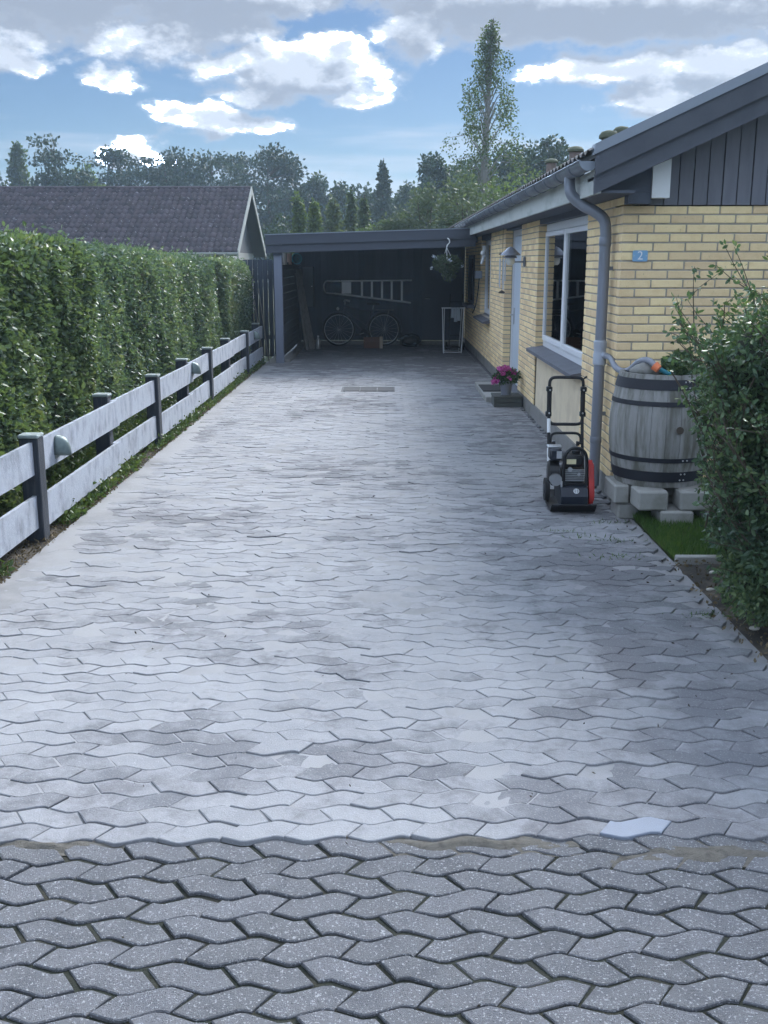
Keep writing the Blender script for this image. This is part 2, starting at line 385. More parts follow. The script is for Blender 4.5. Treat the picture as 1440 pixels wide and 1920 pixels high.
m_hoop = MAT('black_hoop', (.016,.018,.026), .6, .4, 12, bump=.2)
m_hose = MAT('grey_hose', (.25,.27,.32), .55, .2, 10, bump=.1)
m_orange = MAT('orange_plastic', (.75,.20,.08), .5, .1, 10, bump=0)
m_green = MAT('green_plastic', (.012,.13,.10), .5, .2, 8, bump=.05)
m_stone = MAT('grey_stone', (.26,.26,.25), .95, .5, 10, (.17,.17,.15), (.4,.7), .5, 60)
m_tile = MAT('brown_roof_tile', (.066,.055,.066), .8, .5, 3, (.046,.038,.048), (.4,.7), .4, 50, island=.55, coord='World', fleck=((.24,.23,.25), 11, .62, .74))
m_nwall = MAT('neighbour_wall', (.25,.255,.245), .9, .2, 4, bump=.2)
m_nwood = MAT('neighbour_gable_wood', (.07,.075,.085), .85, .3, 4, bump=.2)
m_nverge = MAT('neighbour_verge', (.24,.255,.24), .8, .3, 6, bump=.2)
m_lumber = MAT('grey_lumber', (.22,.21,.20), .9, .4, 5, (.15,.14,.13), (.4,.7), .3, 60, stretch=(6,6,.8))
m_bark = MAT('bark', (.085,.07,.055), .95, .5, 6, (.05,.042,.035), (.4,.7), .8, 25, stretch=(1,1,.3))
m_birch = MAT('birch_bark', (.20,.19,.175), .9, .4, 3, (.15,.13,.12), (.58,.72), .4, 30, stretch=(1,1,2))
m_twig = MAT('twig_bark', (.075,.06,.045), .95, .4, 8, bump=.2)
m_petal = LEAF('pink_petals', [(.30,.04,.22),(.55,.10,.42),(.68,.22,.55)], .6, .3, 8)
m_teal = MAT('teal_plastic', (.03,.20,.26), .5, .2, 6, bump=.05)
m_box = MAT('brown_crate', (.16,.075,.05), .85, .4, 6, bump=.3)
m_cloth = MAT('pale_cloth', (.42,.47,.53), .9, .2, 12, bump=.3)
m_wood_dk = MAT('dark_stained_wood', (.075,.08,.075), .8, .4, 5, bump=.3, stretch=(1,6,6))
m_enamel = MAT('blue_enamel', (.20,.37,.55), .35, .15, 20, bump=.02)
m_pinkcan = MAT('beige_can', (.40,.27,.23), .6, .2, 10, bump=.05)
l_hedgeA = LEAF('hedge_leaves_yellow', [(.045,.075,.052),(.085,.130,.080),(.135,.185,.105),(.20,.21,.115)], .42, .32, .9)
l_hedgeB = LEAF('hedge_leaves_dark', [(.048,.080,.068),(.090,.138,.105),(.145,.20,.135),(.21,.22,.14)], .40, .32, .8)
l_shrub = LEAF('shrub_leaves', [(.030,.058,.040),(.060,.110,.064),(.10,.160,.080),(.16,.21,.09)], .40, .28, 2.2)
l_cover = LEAF('ground_cover_leaves', [(.035,.06,.022),(.075,.12,.04),(.14,.17,.06)], .5, .25, 1.5)
l_pine = LEAF('pine_needles', [(.014,.027,.018),(.026,.046,.028),(.042,.066,.034)], .7, .15, .25)
l_dec = LEAF('broad_leaves', [(.014,.030,.016),(.028,.054,.024),(.055,.085,.032)], .6, .18, .3)
l_light = LEAF('light_leaves', [(.05,.085,.035),(.085,.125,.045),(.13,.17,.06)], .6, .35, .5)
l_grey = LEAF('grey_green_leaves', [(.05,.075,.05),(.08,.11,.065),(.12,.145,.075)], .6, .3, .4)
l_birch = LEAF('birch_leaves', [(.03,.052,.022),(.055,.085,.03),(.09,.12,.04)], .6, .4, .8)
l_grass = LEAF('grass_blades', [(.035,.075,.016),(.065,.13,.028),(.11,.175,.04)], .6, .3, 2.)
l_litter = LEAF('dry_litter', [(.06,.045,.025),(.13,.10,.06),(.25,.20,.13)], .9, .1, 2.)

# ================================================================== the ground
def fbm(x, y, z=0., o=4): return noise.fractal(Vector((x, y, z)), 1.0, 2.0, o)      # about -1..1
def sheet(name, mat, x0, x1, y0, y1, zf, nx, ny, parent=None):
    vs = []; fs = []
    for j in range(ny+1):
        y = y0+(y1-y0)*j/ny
        for i in range(nx+1):
            x = x0+(x1-x0)*i/nx; vs.append((x, y, zf(x, y)))
    for j in range(ny):
        for i in range(nx):
            a = j*(nx+1)+i; fs.append((a, a+1, a+nx+2, a+nx+1))
    me = bpy.data.meshes.new(name); me.from_pydata(vs, [], fs); me.materials.append(mat)
    me.polygons.foreach_set('use_smooth', [True]*len(fs))
    o = bpy.data.objects.new(name, me); link(o, parent); return o
struct(sheet('ground', m_grass_g, -400, 400, -60, 700, lambda x, y: -.09, 2, 2))

# ---- pavers: wavy long sides, slanted ends, rows staggered by half a stone
PP, PR, PA = .205, .100, .0190
def paver_mesh(kind, gap, ch, npt, name, depth=.035, rough=.0):
    sh = .025 if kind else -.025
    j0 = 0. if kind else PP/2
    wv = lambda x: PA*(.72*2/math.pi*math.asin(.995*math.sin(2*math.pi*x/PP))+.28*math.sin(2*math.pi*x/PP))
    def outline(g):
        lo = []; hi = []
        for xs, ys, dst in ((sh, g, lo), (-sh, PR-g, hi)):
            a_, b_ = j0+xs+g, j0+PP+xs-g
            for x_ in (a_, j0+PP*.25-.010, j0+PP*.25+.010, j0+PP*.75-.010, j0+PP*.75+.010, b_): dst.append((x_, wv(x_)+ys))
        pts = lo+hi[::-1]; return [(x-j0-PP/2+jt[i][0], y-PR/2+jt[i][1]) for i, (x, y) in enumerate(pts)]
    jt = [(random.gauss(0, rough), random.gauss(0, rough)) for _ in range(2*npt)]
    a = outline(gap/2); b = outline(gap/2+ch); n = len(a)
    vs = [(x, y, -depth) for x, y in a]+[(x, y, -ch*.8) for x, y in a]+[(x, y, 0) for x, y in b]
    fs = [(i, (i+1) % n, n+(i+1) % n, n+i) for i in range(n)]+[(n+i, n+(i+1) % n, 2*n+(i+1) % n, 2*n+i) for i in range(n)]
    fs.append(tuple(range(2*n, 3*n)))
    me = bpy.data.meshes.new(name); me.from_pydata(vs, [], fs); return me, np.array(vs), fs
def paver_field(parent, y0, rows, xr, z0, gap, ch, mat, budget, vis, part='paver', special=None, tilt=.007, dz=.0018, drift=lambda x: 0., rough=.0):
    big = [[paver_mesh(k, gap, ch, 6, part, rough=rough) for _ in range(6)] for k in (0, 1)]
    low = big
    for q_ in big:
        for m_, _, _ in q_: m_.materials.append(mat)
    items = []
    for r in range(rows):
        k = r % 2; yc = y0+(r+.5)*PR
        xa, xb = xr(yc)
        i0 = math.ceil((xa-PP)/PP)-1
        for i in range(i0, int((xb+PP)/PP)+2):
            xc = i*PP+(0 if k else PP/2)+PP/2
            if xc-PP*.45 < xa or xc+PP*.45 > xb: continue
            items.append((vis(xc, yc), xc, yc+drift(xc), k))
    items.sort(key=lambda t: t[0])
    V = []; Fc = []; base = 0
    for q, (key, xc, yc, k) in enumerate(items):
        zz = z0+random.gauss(0, dz); rx, ry, rz = random.gauss(0, tilt), random.gauss(0, tilt), random.gauss(0, .012)
        jx, jy = random.gauss(0, .0012), random.gauss(0, .0012)
        if q < budget and key < 1e3:
            o = bpy.data.objects.new(part, random.choice(big[k])[0]); link(o, parent)
            o.location = Vector((xc+jx, yc+jy, zz))-org(parent); o.rotation_euler = (rx, ry, rz)
            if special and abs(xc-special[0]) < PP*.5 and abs(yc-special[1]) < PR*.5:
                o.data = o.data.copy(); o.data.materials.clear(); o.data.materials.append(m_paver_pale); o['label'] = 'smooth pale blue-grey paver among the darker ones'
                o.location.z += .004
        else:
            lw_ = random.choice(low[k]); v = lw_[1]; c, s_ = math.cos(rz), math.sin(rz)
            X = v[:, 0]*c-v[:, 1]*s_; Y = v[:, 0]*s_+v[:, 1]*c
            V.append(np.stack([X+xc+jx, Y+yc+jy, v[:, 2]+zz+X*(-ry)+Y*rx], 1)); Fc += [tuple(i+base for i in f) for f in lw_[2]]; base += len(v)
    if V:
        me = bpy.data.meshes.new('paver_field'); me.from_pydata(np.concatenate(V).tolist(), [], Fc); me.materials.append(mat)
        o = bpy.data.objects.new('paver_field', me); link(o, parent); stuff(o)

YB = 3.02                                                    # line where the freshly sanded drive meets the old pavement
def inview(x, y):                                            # distance, or far when outside the picture
    d = y+.42
    return d if abs(x-.0) < d*.385+.05 and y > 2.0 else 1e4+d
drift = lambda x: .035*math.sin(x*1.15+.4)
pave = struct(sheet('pavement', m_dirt, -4.5, 4.5, -1.5, YB+.13, lambda x, y: -.0165+.004*fbm(x*9, y*9), 180, 115))
paver_field(pave, YB-36*PR, 36, lambda y: (-4.3, 4.3), -.009, .0105, .0035, m_paver_old, 300, inview, tilt=.009, dz=.0018, drift=drift, rough=.0016)
def sandz(x, y):
    z = -.0026+.0014*fbm(x*1.0, y*.5, 3.)+.0034*fbm(x*4.2, y*4.2, 8., 6)+.0010*fbm(x*24, y*24, 1., 2)
    z += .0035*math.exp(-((x+2.15)/.12)**2)                  # sand heaped along the left edge
    z += .0006*math.exp(-((x-.35+.04*math.sin(y))/.10)**2)*(1 if y < 15 else 0)
    if y > 19.3: z -= .002
    if y < 5.5: z -= .0014*min(1, (5.5-y)/1.5)
    if x > 1.70: z -= .012
    if x > .3 and y < 10: z -= .0032*min(1, (x-.3)/.7)
    if y < YB+.16: z -= .010*(1-(y-YB-.07)/.09)
    return z
drive = struct(sheet('driveway', m_sand, -2.24, 1.80, YB+.07, 24.0, sandz, 150, 520))
sideL = struct(sheet('driveway_apron', m_sand, -4.3, -2.24, YB+.07, 4.4, lambda x, y: sandz(x, y)-.001, 70, 50))
def drx(y): return (-4.2 if y < 4.4 else -2.17, 2.7 if y < 4.55 else (1.80 if y < 8 else 1.74)) if y < 19.35 else (-1.95, 1.74)
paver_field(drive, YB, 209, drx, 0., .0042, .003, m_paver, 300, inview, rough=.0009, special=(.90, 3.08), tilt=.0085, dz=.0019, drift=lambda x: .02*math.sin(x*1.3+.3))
struct(sheet('pavement_margin', m_dirt, 1.80, 4.3, YB+.07, 4.6, lambda x, y: -.012+.006*fbm(x*8, y*8), 60, 40))
# soil between fence and drive, soil bed under the shrub, lawn
struct(sheet('soil_strip', m_soil, -3.6, -2.20, 4.4, 19.6, lambda x, y: -.012+.02*fbm(x*3, y*3)+(.012 if x < -2.3 else -.006), 40, 300))
struct(sheet('soil_bed', m_soil, 1.76, 4.5, 4.5, 6.22, lambda x, y: -.03+.03*fbm(x*4, y*4)+.03*min(1, max(0, (x-1.8)/.3)), 70, 50))
for (mx, my, ml, mw, mh, lb) in ((.28, YB-.012, .34, .034, .020, 'coarse tan sand spilled along the paving step right of the middle'), (-1.10, YB-.020, .26, .030, .014, 'coarse sand lying in the step at the left edge of the picture'), (1.0, YB-.06, .30, .04, .013, 'thin sand smear in front of the smooth pale paver')):
    o = sheet('spilled_sand', MAT('coarse_tan_sand', (.15,.14,.122), .95, .5, 30, (.085,.08,.07), (.4,.7), .9, 300, coord='World'), mx-ml, mx+ml, my-mw*2, my+mw*2, lambda x, y: -.024+mh*math.exp(-((x-mx)/(ml*.55))**2-((y-my-.012*math.sin(x*30))/(mw*.8))**2)+.010+.005*fbm(x*14, y*30), 70, 24)
    stuff(o); tag(o, lb, 'sand')
lawn = struct(sheet('lawn', m_grass_g, 1.80, 6.5, 6.27, 8.05, lambda x, y: -.004+.01*fbm(x*3, y*3), 70, 40))

# ---- leaf builder shared by every plant
def leaves(name, pts, size, mat, parent, out=None, droop=.3, aspect=.5, spread=1., six=False, fold=.25, local=False, kind=True, label=None):
    N = len(pts); pts = np.asarray(pts, float)
    if parent is not None and not local: pts = pts-np.array(org(parent))
    a = rng.normal(size=(N, 3))*spread
    if out is not None: a = a+np.asarray(out)*1.0
    a[:, 2] -= droop; a /= np.linalg.norm(a, axis=1)[:, None]+1e-9
    b = np.cross(a, rng.normal(size=(N, 3))); b /= np.linalg.norm(b, axis=1)[:, None]+1e-9
    n = np.cross(a, b); L = (np.asarray(size)*(.65+.7*rng.random(N)))[:, None]; Wd = L*aspect*.5
    if six:
        rows = [pts, pts+a*L*.30+b*Wd*.85+n*Wd*fold, pts+a*L*.68+b*Wd*.75+n*Wd*fold, pts+a*L, pts+a*L*.68-b*Wd*.75+n*Wd*fold, pts+a*L*.30-b*Wd*.85+n*Wd*fold]
        faces = [(0,1,2,3), (0,3,4,5)]
    else:
        rows = [pts, pts+a*L*.5+b*Wd, pts+a*L, pts+a*L*.5-b*Wd+n*Wd*fold]; faces = [(0,1,2,3)]
    k = len(rows); V = np.stack(rows, 1).reshape(-1, 3)
    Fi = (np.arange(N)[:, None, None]*k+np.array(faces)[None]).reshape(-1)
    me = bpy.data.meshes.new(name); me.vertices.add(len(V)); me.vertices.foreach_set('co', V.astype(np.float32).ravel())
    nf = N*len(faces); me.loops.add(nf*4); me.loops.foreach_set('vertex_index', Fi.astype(np.int32))
    me.polygons.add(nf); me.polygons.foreach_set('loop_start', np.arange(nf, dtype=np.int32)*4)
    me.update(calc_edges=True); me.materials.append(mat)
    o = bpy.data.objects.new(name, me); link(o, parent)
    if kind: stuff(o)
    if label: o['label'] = label
    return o

# grass on the lawn
n = 26000
P = np.stack([1.80+rng.random(n)**1.3*2.6, 6.28+rng.random(n)*1.75, np.full(n, -.01)], 1)
g = leaves('grass', P, .055, l_grass, None, out=np.array([0, 0, 1.6]), droop=0, aspect=.10, spread=.45)
tag(g, 'short green grass in front of the old barrel', 'grass')
for i, (x0, x1, lb) in enumerate(((1.80, 2.10, 'narrow concrete edging stone at the corner of the lawn next to the drive'), (2.11, 2.62, 'longer concrete edging stone along the lawn, half under the shrub'))):
    k = MB().box(x0, x1, 6.205, 6.265, -.08, .035-.012*i, .006); tag(k.build('edging_stone', m_conc), lb, 'edging stone')

# ground cover creeping under the fence
n = 30000
Y = 4.8+rng.random(n)**1.3*14.4; X = -2.235-rng.random(n)*.5
dens = .5+.5*np.sin(Y*1.7+1.0)+.35*np.sin(Y*4.3)+(X+2.5)*-.6
Z = np.abs(rng.normal(size=n))*.045*(1+np.clip((-2.35-X)*3, 0, 1.6))
keep = (rng.random(n) < np.clip(dens+.50, .12, 1)) & ~((np.abs(Y-6.55) < .55) & (X > -2.5)) 
gc = leaves('ground_cover', np.stack([X, Y, Z+.005], 1)[keep], .036, l_cover, None, out=np.array([.3, 0, .6]), droop=0, aspect=.6, six=True)
tag(gc, 'low leafy weeds creeping out below the white board fence', 'ground cover')
n = 5200
Y = 4.7+rng.random(n)**1.2*14.6; X = -2.22-np.abs(rng.normal(size=n))*.11
lt = leaves('leaf_litter', np.stack([X, Y, .004+rng.random(n)*.014], 1), .022, l_litter, None, droop=0, aspect=.45, spread=1)
tag(lt, 'dry leaf litter and chips along the left edge of the drive', 'leaf litter')
n = 300
X = 1.72+np.abs(rng.normal(size=n))*.3; Y = 4.45+rng.random(n)*1.8
lt = leaves('fallen_leaves', np.stack([X, Y, .008+rng.random(n)*.02], 1), .024, l_litter, None, droop=0, aspect=.6)
tag(lt, 'fallen leaves and bits on the soil below the shrub', 'leaf litter')
n = 150
sx = np.concatenate([rng.uniform(-1.3, 1.75, 90), rng.normal(1.55, .18, 60)]); sy = np.concatenate([rng.uniform(2.2, 8.5, 90), rng.uniform(3.6, 8, 60)])
lt = leaves('debris', np.stack([sx, sy, np.full(n, .004)], 1), .017, MAT('debris_dark', (.05,.04,.03), .9, .4, 9, bump=0), None, droop=0, aspect=.5, spread=1)
tag(lt, 'tiny dark leaf scraps scattered over the paving', 'leaf litter')
# weeds in the joints by the machine
n = 260
ang = rng.random(n)*6.28; c_ = rng.integers(0, 6, n); cx_ = np.array([1.35, 1.55, 1.2, 1.62, 1.45, 1.68])[c_]; cy_ = np.array([6.8, 6.7, 6.95, 7.2, 6.3, 5.2])[c_]
wd = leaves('joint_weeds', np.stack([cx_+rng.normal(size=n)*.09, cy_+rng.normal(size=n)*.025, np.full(n, -.002)], 1), .032, l_grass, None, out=np.array([0, 0, .7]), droop=0, aspect=.14, spread=.7)
tag(wd, 'thin green weeds growing in paving joints before the plate compactor', 'weeds')
for i, (x, y, r_, lb) in enumerate(((1.83, 5.62, .026, 'white pebble on the soil just below the lawn edging'), (1.86, 4.98, .030, 'flat pale pebble at the foot of the shrub, nearest the drive'), (2.02, 5.05, .024, 'small pale pebble under the shrub branches'), (1.95, 5.95, .030, 'pale broken stone lying against the lawn edging'))):
    k = MB().ball((x, y, .012), (r_*.95, r_*.6, r_*.4), 10, 6)
    tag(k.build('pebble', MAT('pale_pebble%d' % i, (.5, .48, .44), .9, .3, 20, bump=.2), smooth='all'), lb, 'pebble')
# drain cover
dc = thing('drain_cover', 'rectangular sunken drain cover set in the far paving', 'drain cover', (-.27, 15.25, 0))
MB().box(-.66, .12, 14.96, 15.54, -.02, .0025).build('rim', MAT('cover_rim', (.10,.105,.115), .9, .4, 10, bump=.3), dc)
for i in range(3):
    MB().box(-.63+.25*i, -.63+.25*i+.235, 15.0, 15.50, -.02, .0085).build('plate', MAT('cover_plate', (.05,.053,.06), .85, .4, 8, bump=.4, bscale=60), dc)

# ================================================================== the yellow brick house
WX, GY, HE, XR = 1.75, 8.0, 24.3, 9.75
house = thing('house', 'low yellow brick house with grey gable cladding and zinc gutter', 'house', (WX, GY, 0))
BL, BH, BD = .228, .0545, .108; CP, CL = .0667, .240
def brick_mesh(L, D, face, name='brick'):
    """chamfered brick; face along -y (gable) or -x (side); origin at its outer lower near corner"""
    b = MB()
    if face == 'y': b.box(0, L, 0, D, 0, BH, .003)
    else: b.box(0, D, 0, L, 0, BH, .003)
    me = b.mesh(name); me.materials.append(m_brick); return me, b.v, b.f
def wall_bricks(parent, face, spots, budget):
    """spots: (priority, x, y, z, L)"""
    cache = {}; spots.sort(key=lambda t: t[0]); V = []; Fc = []; o0 = org(parent)
    for q, (pr, x, y, z, L) in enumerate(spots):
        L = round(L, 3)
        if L not in cache: cache[L] = brick_mesh(L, BD, face)
        jz = random.gauss(0, .0008); jd = random.gauss(0, .0009)
        p = Vector((x+(jd if face == 'x' else 0), y+(jd if face == 'y' else 0), z+jz))-o0
        if q < budget and pr < 1e3:
            o = bpy.data.objects.new('brick', cache[L][0]); link(o, parent); o.location = p
        else:
            base = len(V); V += [(a+p.x, b+p.y, c+p.z) for a, b, c in cache[L][1]]; Fc += [tuple(i+base for i in f) for f in cache[L][2]]
    if V:
        me = bpy.data.meshes.new('brickwork'); me.from_pydata(V, [], Fc); me.materials.append(m_brick)
        o = bpy.data.objects.new('brickwork', me); link(o, parent); stuff(o)
PZ = .155                                                    # top of the plinth
# gable wall
gw = MB().box(WX+.005, XR-.005, GY+.006, GY+.30, PZ, 2.215).build('gable_wall', m_mortar, house)
MB().box(WX+.004, XR, GY+.003, GY+.30, -.1, PZ).build('plinth', m_conc_d, gw)
NC = 31; spots = []
for c in range(NC):
    z = PZ+.004+c*CP
    x = WX
    first = True
    while x < XR-.02:
        L = BL
        if first: L = BL if c % 2 == 0 else BD
        if first and c % 6 == 3: L = BD
        L = min(L, XR-x)
        if L > .03:
            vis = x < 2.95
            spots.append(((abs(x-2.2) if vis else 1e4), x, GY, z, L))
        x += L+.012; first = False
wall_bricks(gw, 'y', spots, 175)
# side wall with openings (y0, y1, z0, z1)
OPEN = [(9.40, 12.40, PZ, 2.30), (13.95, 15.85, .06, 2.30), (18.0, 19.9, .88, 2.30)]
ys = [GY+.30]+[v for o in OPEN for v in (o[0]-.006, o[1]+.006)]+[HE]
side = MB().box(WX+.006, WX+.30, ys[0], ys[1], PZ, 2.30).build('side_wall', m_mortar, house)
for i in range(2, len(ys), 2): MB().box(WX+.006, WX+.30, ys[i], ys[i+1], PZ, 2.30).build('side_wall', m_mortar, house)
o = OPEN[2]; MB().box(WX+.006, WX+.30, o[0]-.006, o[1]+.006, PZ, o[2]-.006).build('side_wall', m_mortar, house)
MB().box(WX+.01, WX+.30, OPEN[1][0]-.006, OPEN[1][1]+.006, -.1, .05).build('foundation', m_conc_d, house)
for a_, b_ in ((GY+.30, OPEN[1][0]), (OPEN[1][1], HE)): MB().box(WX+.003, WX+.30, a_, b_, -.1, PZ-.002).build('plinth', m_conc_d, side)
spots = []
for c in range(NC+1):
    z = PZ+.004+c*CP
    segs = []; cur = GY+(BD+.012 if c % 2 == 0 else 0.)
    if c % 6 == 3: cur = GY+BD+.012
    for (a, b, z0, z1) in OPEN:
        if z+BH > z0 and z < z1: segs.append((cur, a)); cur = b
    segs.append((cur, HE))
    for k, (a, b) in enumerate(segs):
        y = a; first = True
        while y < b-.02:
            L = BL
            if first and k > 0 and c % 2: L = BD
            if c % 4 in (2, 3) and first and k == 0: L = BL
            if b-y < BL*1.25 and b-y > BL: L = b-y-BD-.012
            L = min(L, b-y)
            if L > .03: spots.append((y if y < 14 else 1e4+y, WX, y, z, L))
            y += L+.012; first = False
wall_bricks(side, 'x', spots, 290)

# window by the corner
wn = MB().box(1.835, 1.905, 9.40, 9.47, .86, 2.23)
wn.box(1.842, 1.905, 12.372, 12.40, .86, 2.23); wn.box(1.836, 1.906, 9.47, 12.33, 2.15, 2.23); wn.box(1.836, 1.906, 9.47, 12.33, .86, .925)
window = wn.build('window', m_frame, house)
for (a, b) in ((9.475, 10.985), (11.035, 12.368)):
    s_ = MB(); s_.box(1.826, 1.88, a, a+.045, .93, 2.145, .004); s_.box(1.826, 1.88, b-.038, b, .93, 2.145, .004)
    s_.box(1.820, 1.878, a+.045, b-.045, .93, .985, .004); s_.box(1.820, 1.878, a+.045, b-.045, 2.095, 2.145, .004)
    s_.build('sash', m_frame, window)
    MB().box(1.845, 1.853, a+.04, b-.04, .98, 2.10).build('pane', m_glass, window)
MB().box(1.826, 1.90, 10.988, 11.032, .926, 2.148, .004).build('mullion', m_frame, window)
MB().box(1.76, 1.90, 9.40, 12.40, 2.232, 2.292).build('lintel', m_soffit, window)
sl_ = MB().prism([(1.655, .79), (1.655, .825), (1.86, .862), (1.86, .79)], 'y', 9.405, 12.46)
sill = sl_.build('window_sill', m_slate, house)
pn = MB().box(1.772, 2.0, 9.402, 12.398, .03, .79).build('render_panel', m_render, house)
MB().box(1.765, 1.785, 12.385, 12.399, .03, .79).build('joint_strip', m_rubber, pn)
MB().box(1.752, 2.0, 9.403, 12.397, -.1, .045).build('panel_base', m_conc_d, pn)
# room behind the window
rm = MB()
for (x0, x1, y0, y1, z0, z1) in ((4.9, 5.0, 8.3, 13.05, .1, 2.35), (2.05, 4.9, 12.95, 13.05, .1, 2.35), (2.05, 4.9, 8.3, 8.4, .1, 2.35), (2.05, 5, 8.3, 13.05, .0, .1), (1.95, 5, 8.3, 13.05, 2.30, 2.38)): rm.box(x0, x1, y0, y1, z0, z1)
rm.build('room', m_room, house)
for (ya, yb) in ((9.42, 9.62), (12.12, 12.38)):
    ct = []
    for i in range(17):
        t = i/16; ct.append((2.02+.025*math.sin(t*22), ya+(yb-ya)*t))
    b = MB(); n_ = len(ct)
    b.add([(x, y, .95) for x, y in ct]+[(x, y, 2.2) for x, y in ct], [(i, i+1, n_+i+1, n_+i) for i in range(n_-1)]); b.build('curtain', m_curtain, house, smooth='all', fix=False)
lt_ = MB().lathe([(.05, 0), (.05, .02), (.015, .04), (.015, .25)], (2.25, 11.7, .88), 12); lt_.lathe([(.10, 0), (.06, .16)], (2.25, 11.7, 1.13), 16, cap=False); lt_.build('table_lamp', m_curtain, house, smooth=True)
MB().box(2.10, 2.45, 9.5, 12.35, .80, .86).build('inner_sill', m_white, house)
# entrance
dr = MB(); dr.box(1.868, 1.94, 13.95, 14.01, .05, 2.26); dr.box(1.868, 1.94, 15.79, 15.85, .05, 2.26); dr.box(1.869, 1.94, 14.01, 15.79, 2.18, 2.26)
dr.box(1.869, 1.94, 14.80, 14.86, .05, 2.18)
door = dr.build('door', m_frame, house)
leaf = MB().box(1.885, 1.93, 14.865, 15.785, .07, 2.175, .003).build('door_leaf', m_door, door)
MB().box(1.886, 1.93, 14.015, 14.795, .07, 2.175, .003).build('side_panel', m_door, door)
h = MB(); h.box(1.872, 1.885, 15.60, 15.64, .92, 1.16, .003); h.tube([(1.872, 15.62, 1.06), (1.83, 15.62, 1.06), (1.825, 15.60, 1.06), (1.825, 15.50, 1.06)], .010, 8)
h.build('door_handle', m_steel, door, smooth=True)
MB().box(1.76, 1.90, 13.95, 15.85, 2.262, 2.293).build('lintel', m_soffit, door)
MB().box(1.74, 1.90, 13.96, 15.84, .0, .055).build('threshold', m_slate, house)
# narrow window further along
wn = MB(); wn.box(1.835, 1.90, 18.0, 18.08, .90, 2.2); wn.box(1.835, 1.90, 19.82, 19.90, .90, 2.2); wn.box(1.836, 1.90, 18.08, 19.82, 2.12, 2.2); wn.box(1.836, 1.90, 18.08, 19.82, .90, .98); wn.box(1.836, 1.90, 18.9, 18.98, .98, 2.12)
w2 = wn.build('window', m_frame, house)
for (a, b) in ((18.08, 18.90), (18.98, 19.82)): MB().box(1.862, 1.868, a, b, .98, 2.12).build('pane', m_glass, w2)
MB().box(2.2, 2.25, 17.9, 20., .5, 2.28).build('blind', m_room, w2)
MB().box(1.76, 1.90, 18.0, 19.9, 2.202, 2.293).build('lintel', m_soffit, w2)
MB().prism([(1.63, .795), (1.63, .825), (1.85, .885), (1.85, .795)], 'y', 17.95, 19.95).build('window_sill', m_slate, house)
# dim window inside the carport
w3 = MB().box(1.715, 1.748, 21.2, 22.4, 1.0, 1.95).build('window', m_carp_f, house)
MB().box(1.705, 1.714, 21.27, 22.33, 1.07, 1.88).build('pane', m_glass, w3)
MB().box(1.60, 1.748, 21.1, 22.5, .92, .985).build('window_sill', m_slate, house)

# ---- roof, eaves and bargeboards
SL = math.tan(R(24.6)); EX, EZ = 1.455, 2.52                 # eaves edge of the roof
RX = (WX+XR)/2; rz = lambda x: EZ+(x-EX)*SL if x <= RX else EZ+(2*RX-x-EX)*SL
rb = MB(); N_ = 46
def wave(i): return .016*math.sin(i*2*math.pi/8)
rows_ = int((HE+.3-7.62)/.022)
vs = []; 
for i in range(rows_+1):
    y = 7.62+(HE+.3-7.62)*i/rows_
    for x in (EX-.05, RX): vs.append((x, y, rz(x)+.065+wave(i)))
fs = [(2*i, 2*i+1, 2*i+3, 2*i+2) for i in range(rows_)]
rb.add(vs, fs)
rb.prism([(EX, rz(EX)), (RX, rz(RX)), (RX, rz(RX)+.045), (EX, rz(EX)+.045)], 'y', 7.64, HE+.28)
rb.prism([(2*RX-EX+.05, EZ), (RX, rz(RX)), (RX, rz(RX)+.06), (2*RX-EX+.05, EZ+.06)], 'y', 7.64, HE+.28)
roof = rb.build('roof', m_roof, house, fix=False)
VENTS = ((2.41, 14.0, 3.24, .085), (2.71, 18.0, 3.46, .09), (2.02, 10.0, 2.965, .072), (2.56, 12.0, 3.24, .075))
for i, (x, y, hgt, r_) in enumerate(VENTS):
    z = rz(x)+.03; hgt = max(.12, hgt-z)
    v = MB().lathe([(r_*.92, 0), (r_*.92, hgt-.06)], (x, y, z), 16).build('vent_pipe', m_vent, roof, smooth=True)
    MB().lathe([(r_*1.02, hgt-.065), (r_*1.28, hgt-.055), (r_*1.25, hgt-.03), (r_*.9, hgt), (.02, hgt+.012)], (x, y, z), 16).build('vent_cap', m_mossy, v, smooth=True)
def raking(x0, x1, off0, off1):      # polygon following the left slope between two offsets below the roof line
    return [(x0, rz(x0)+off0), (x1, rz(x1)+off0), (x1, rz(x1)+off1), (x0, rz(x0)+off1)]
MB().prism(raking(EX-.015, RX, .095, .025), 'y', 7.585, 7.70).build('verge_cap', m_metal_cap, roof)
b1 = MB().prism(raking(EX, RX, .024, -.120), 'y', 7.60, 7.632).build('bargeboard', m_barge, roof)
b2 = MB().prism(raking(EX, RX, -.110, -.245), 'y', 7.634, 7.664).build('bargeboard', m_barge, roof)
MB().prism([(2*RX-EX, EZ-.2), (RX, rz(RX)-.22), (RX, rz(RX)+.02), (2*RX-EX, EZ+.02)], 'y', 7.60, 7.64).build('bargeboard', m_barge, roof)
for s_ in (0, 1):
    MB().prism(raking(EX+.03, RX, -.125, -.15) if not s_ else [(2*RX-EX-.03, EZ-.13), (RX, rz(RX)-.125), (RX, rz(RX)-.15), (2*RX-EX-.03, EZ-.155)], 'y', 7.666, GY+.05).build('verge_soffit', m_soffit, roof)
MB().box(1.515, 1.752, 7.666, HE, 2.285, 2.305).build('eaves_soffit', m_soffit, roof)
MB().box(1.485, 1.513, 7.668, HE+.2, 2.285, 2.455).build('fascia', m_fascia, roof)
MB().box(1.752, 1.915, GY-.13, GY-.001, 2.225, 2.304).build('eaves_box', m_soffit, roof)
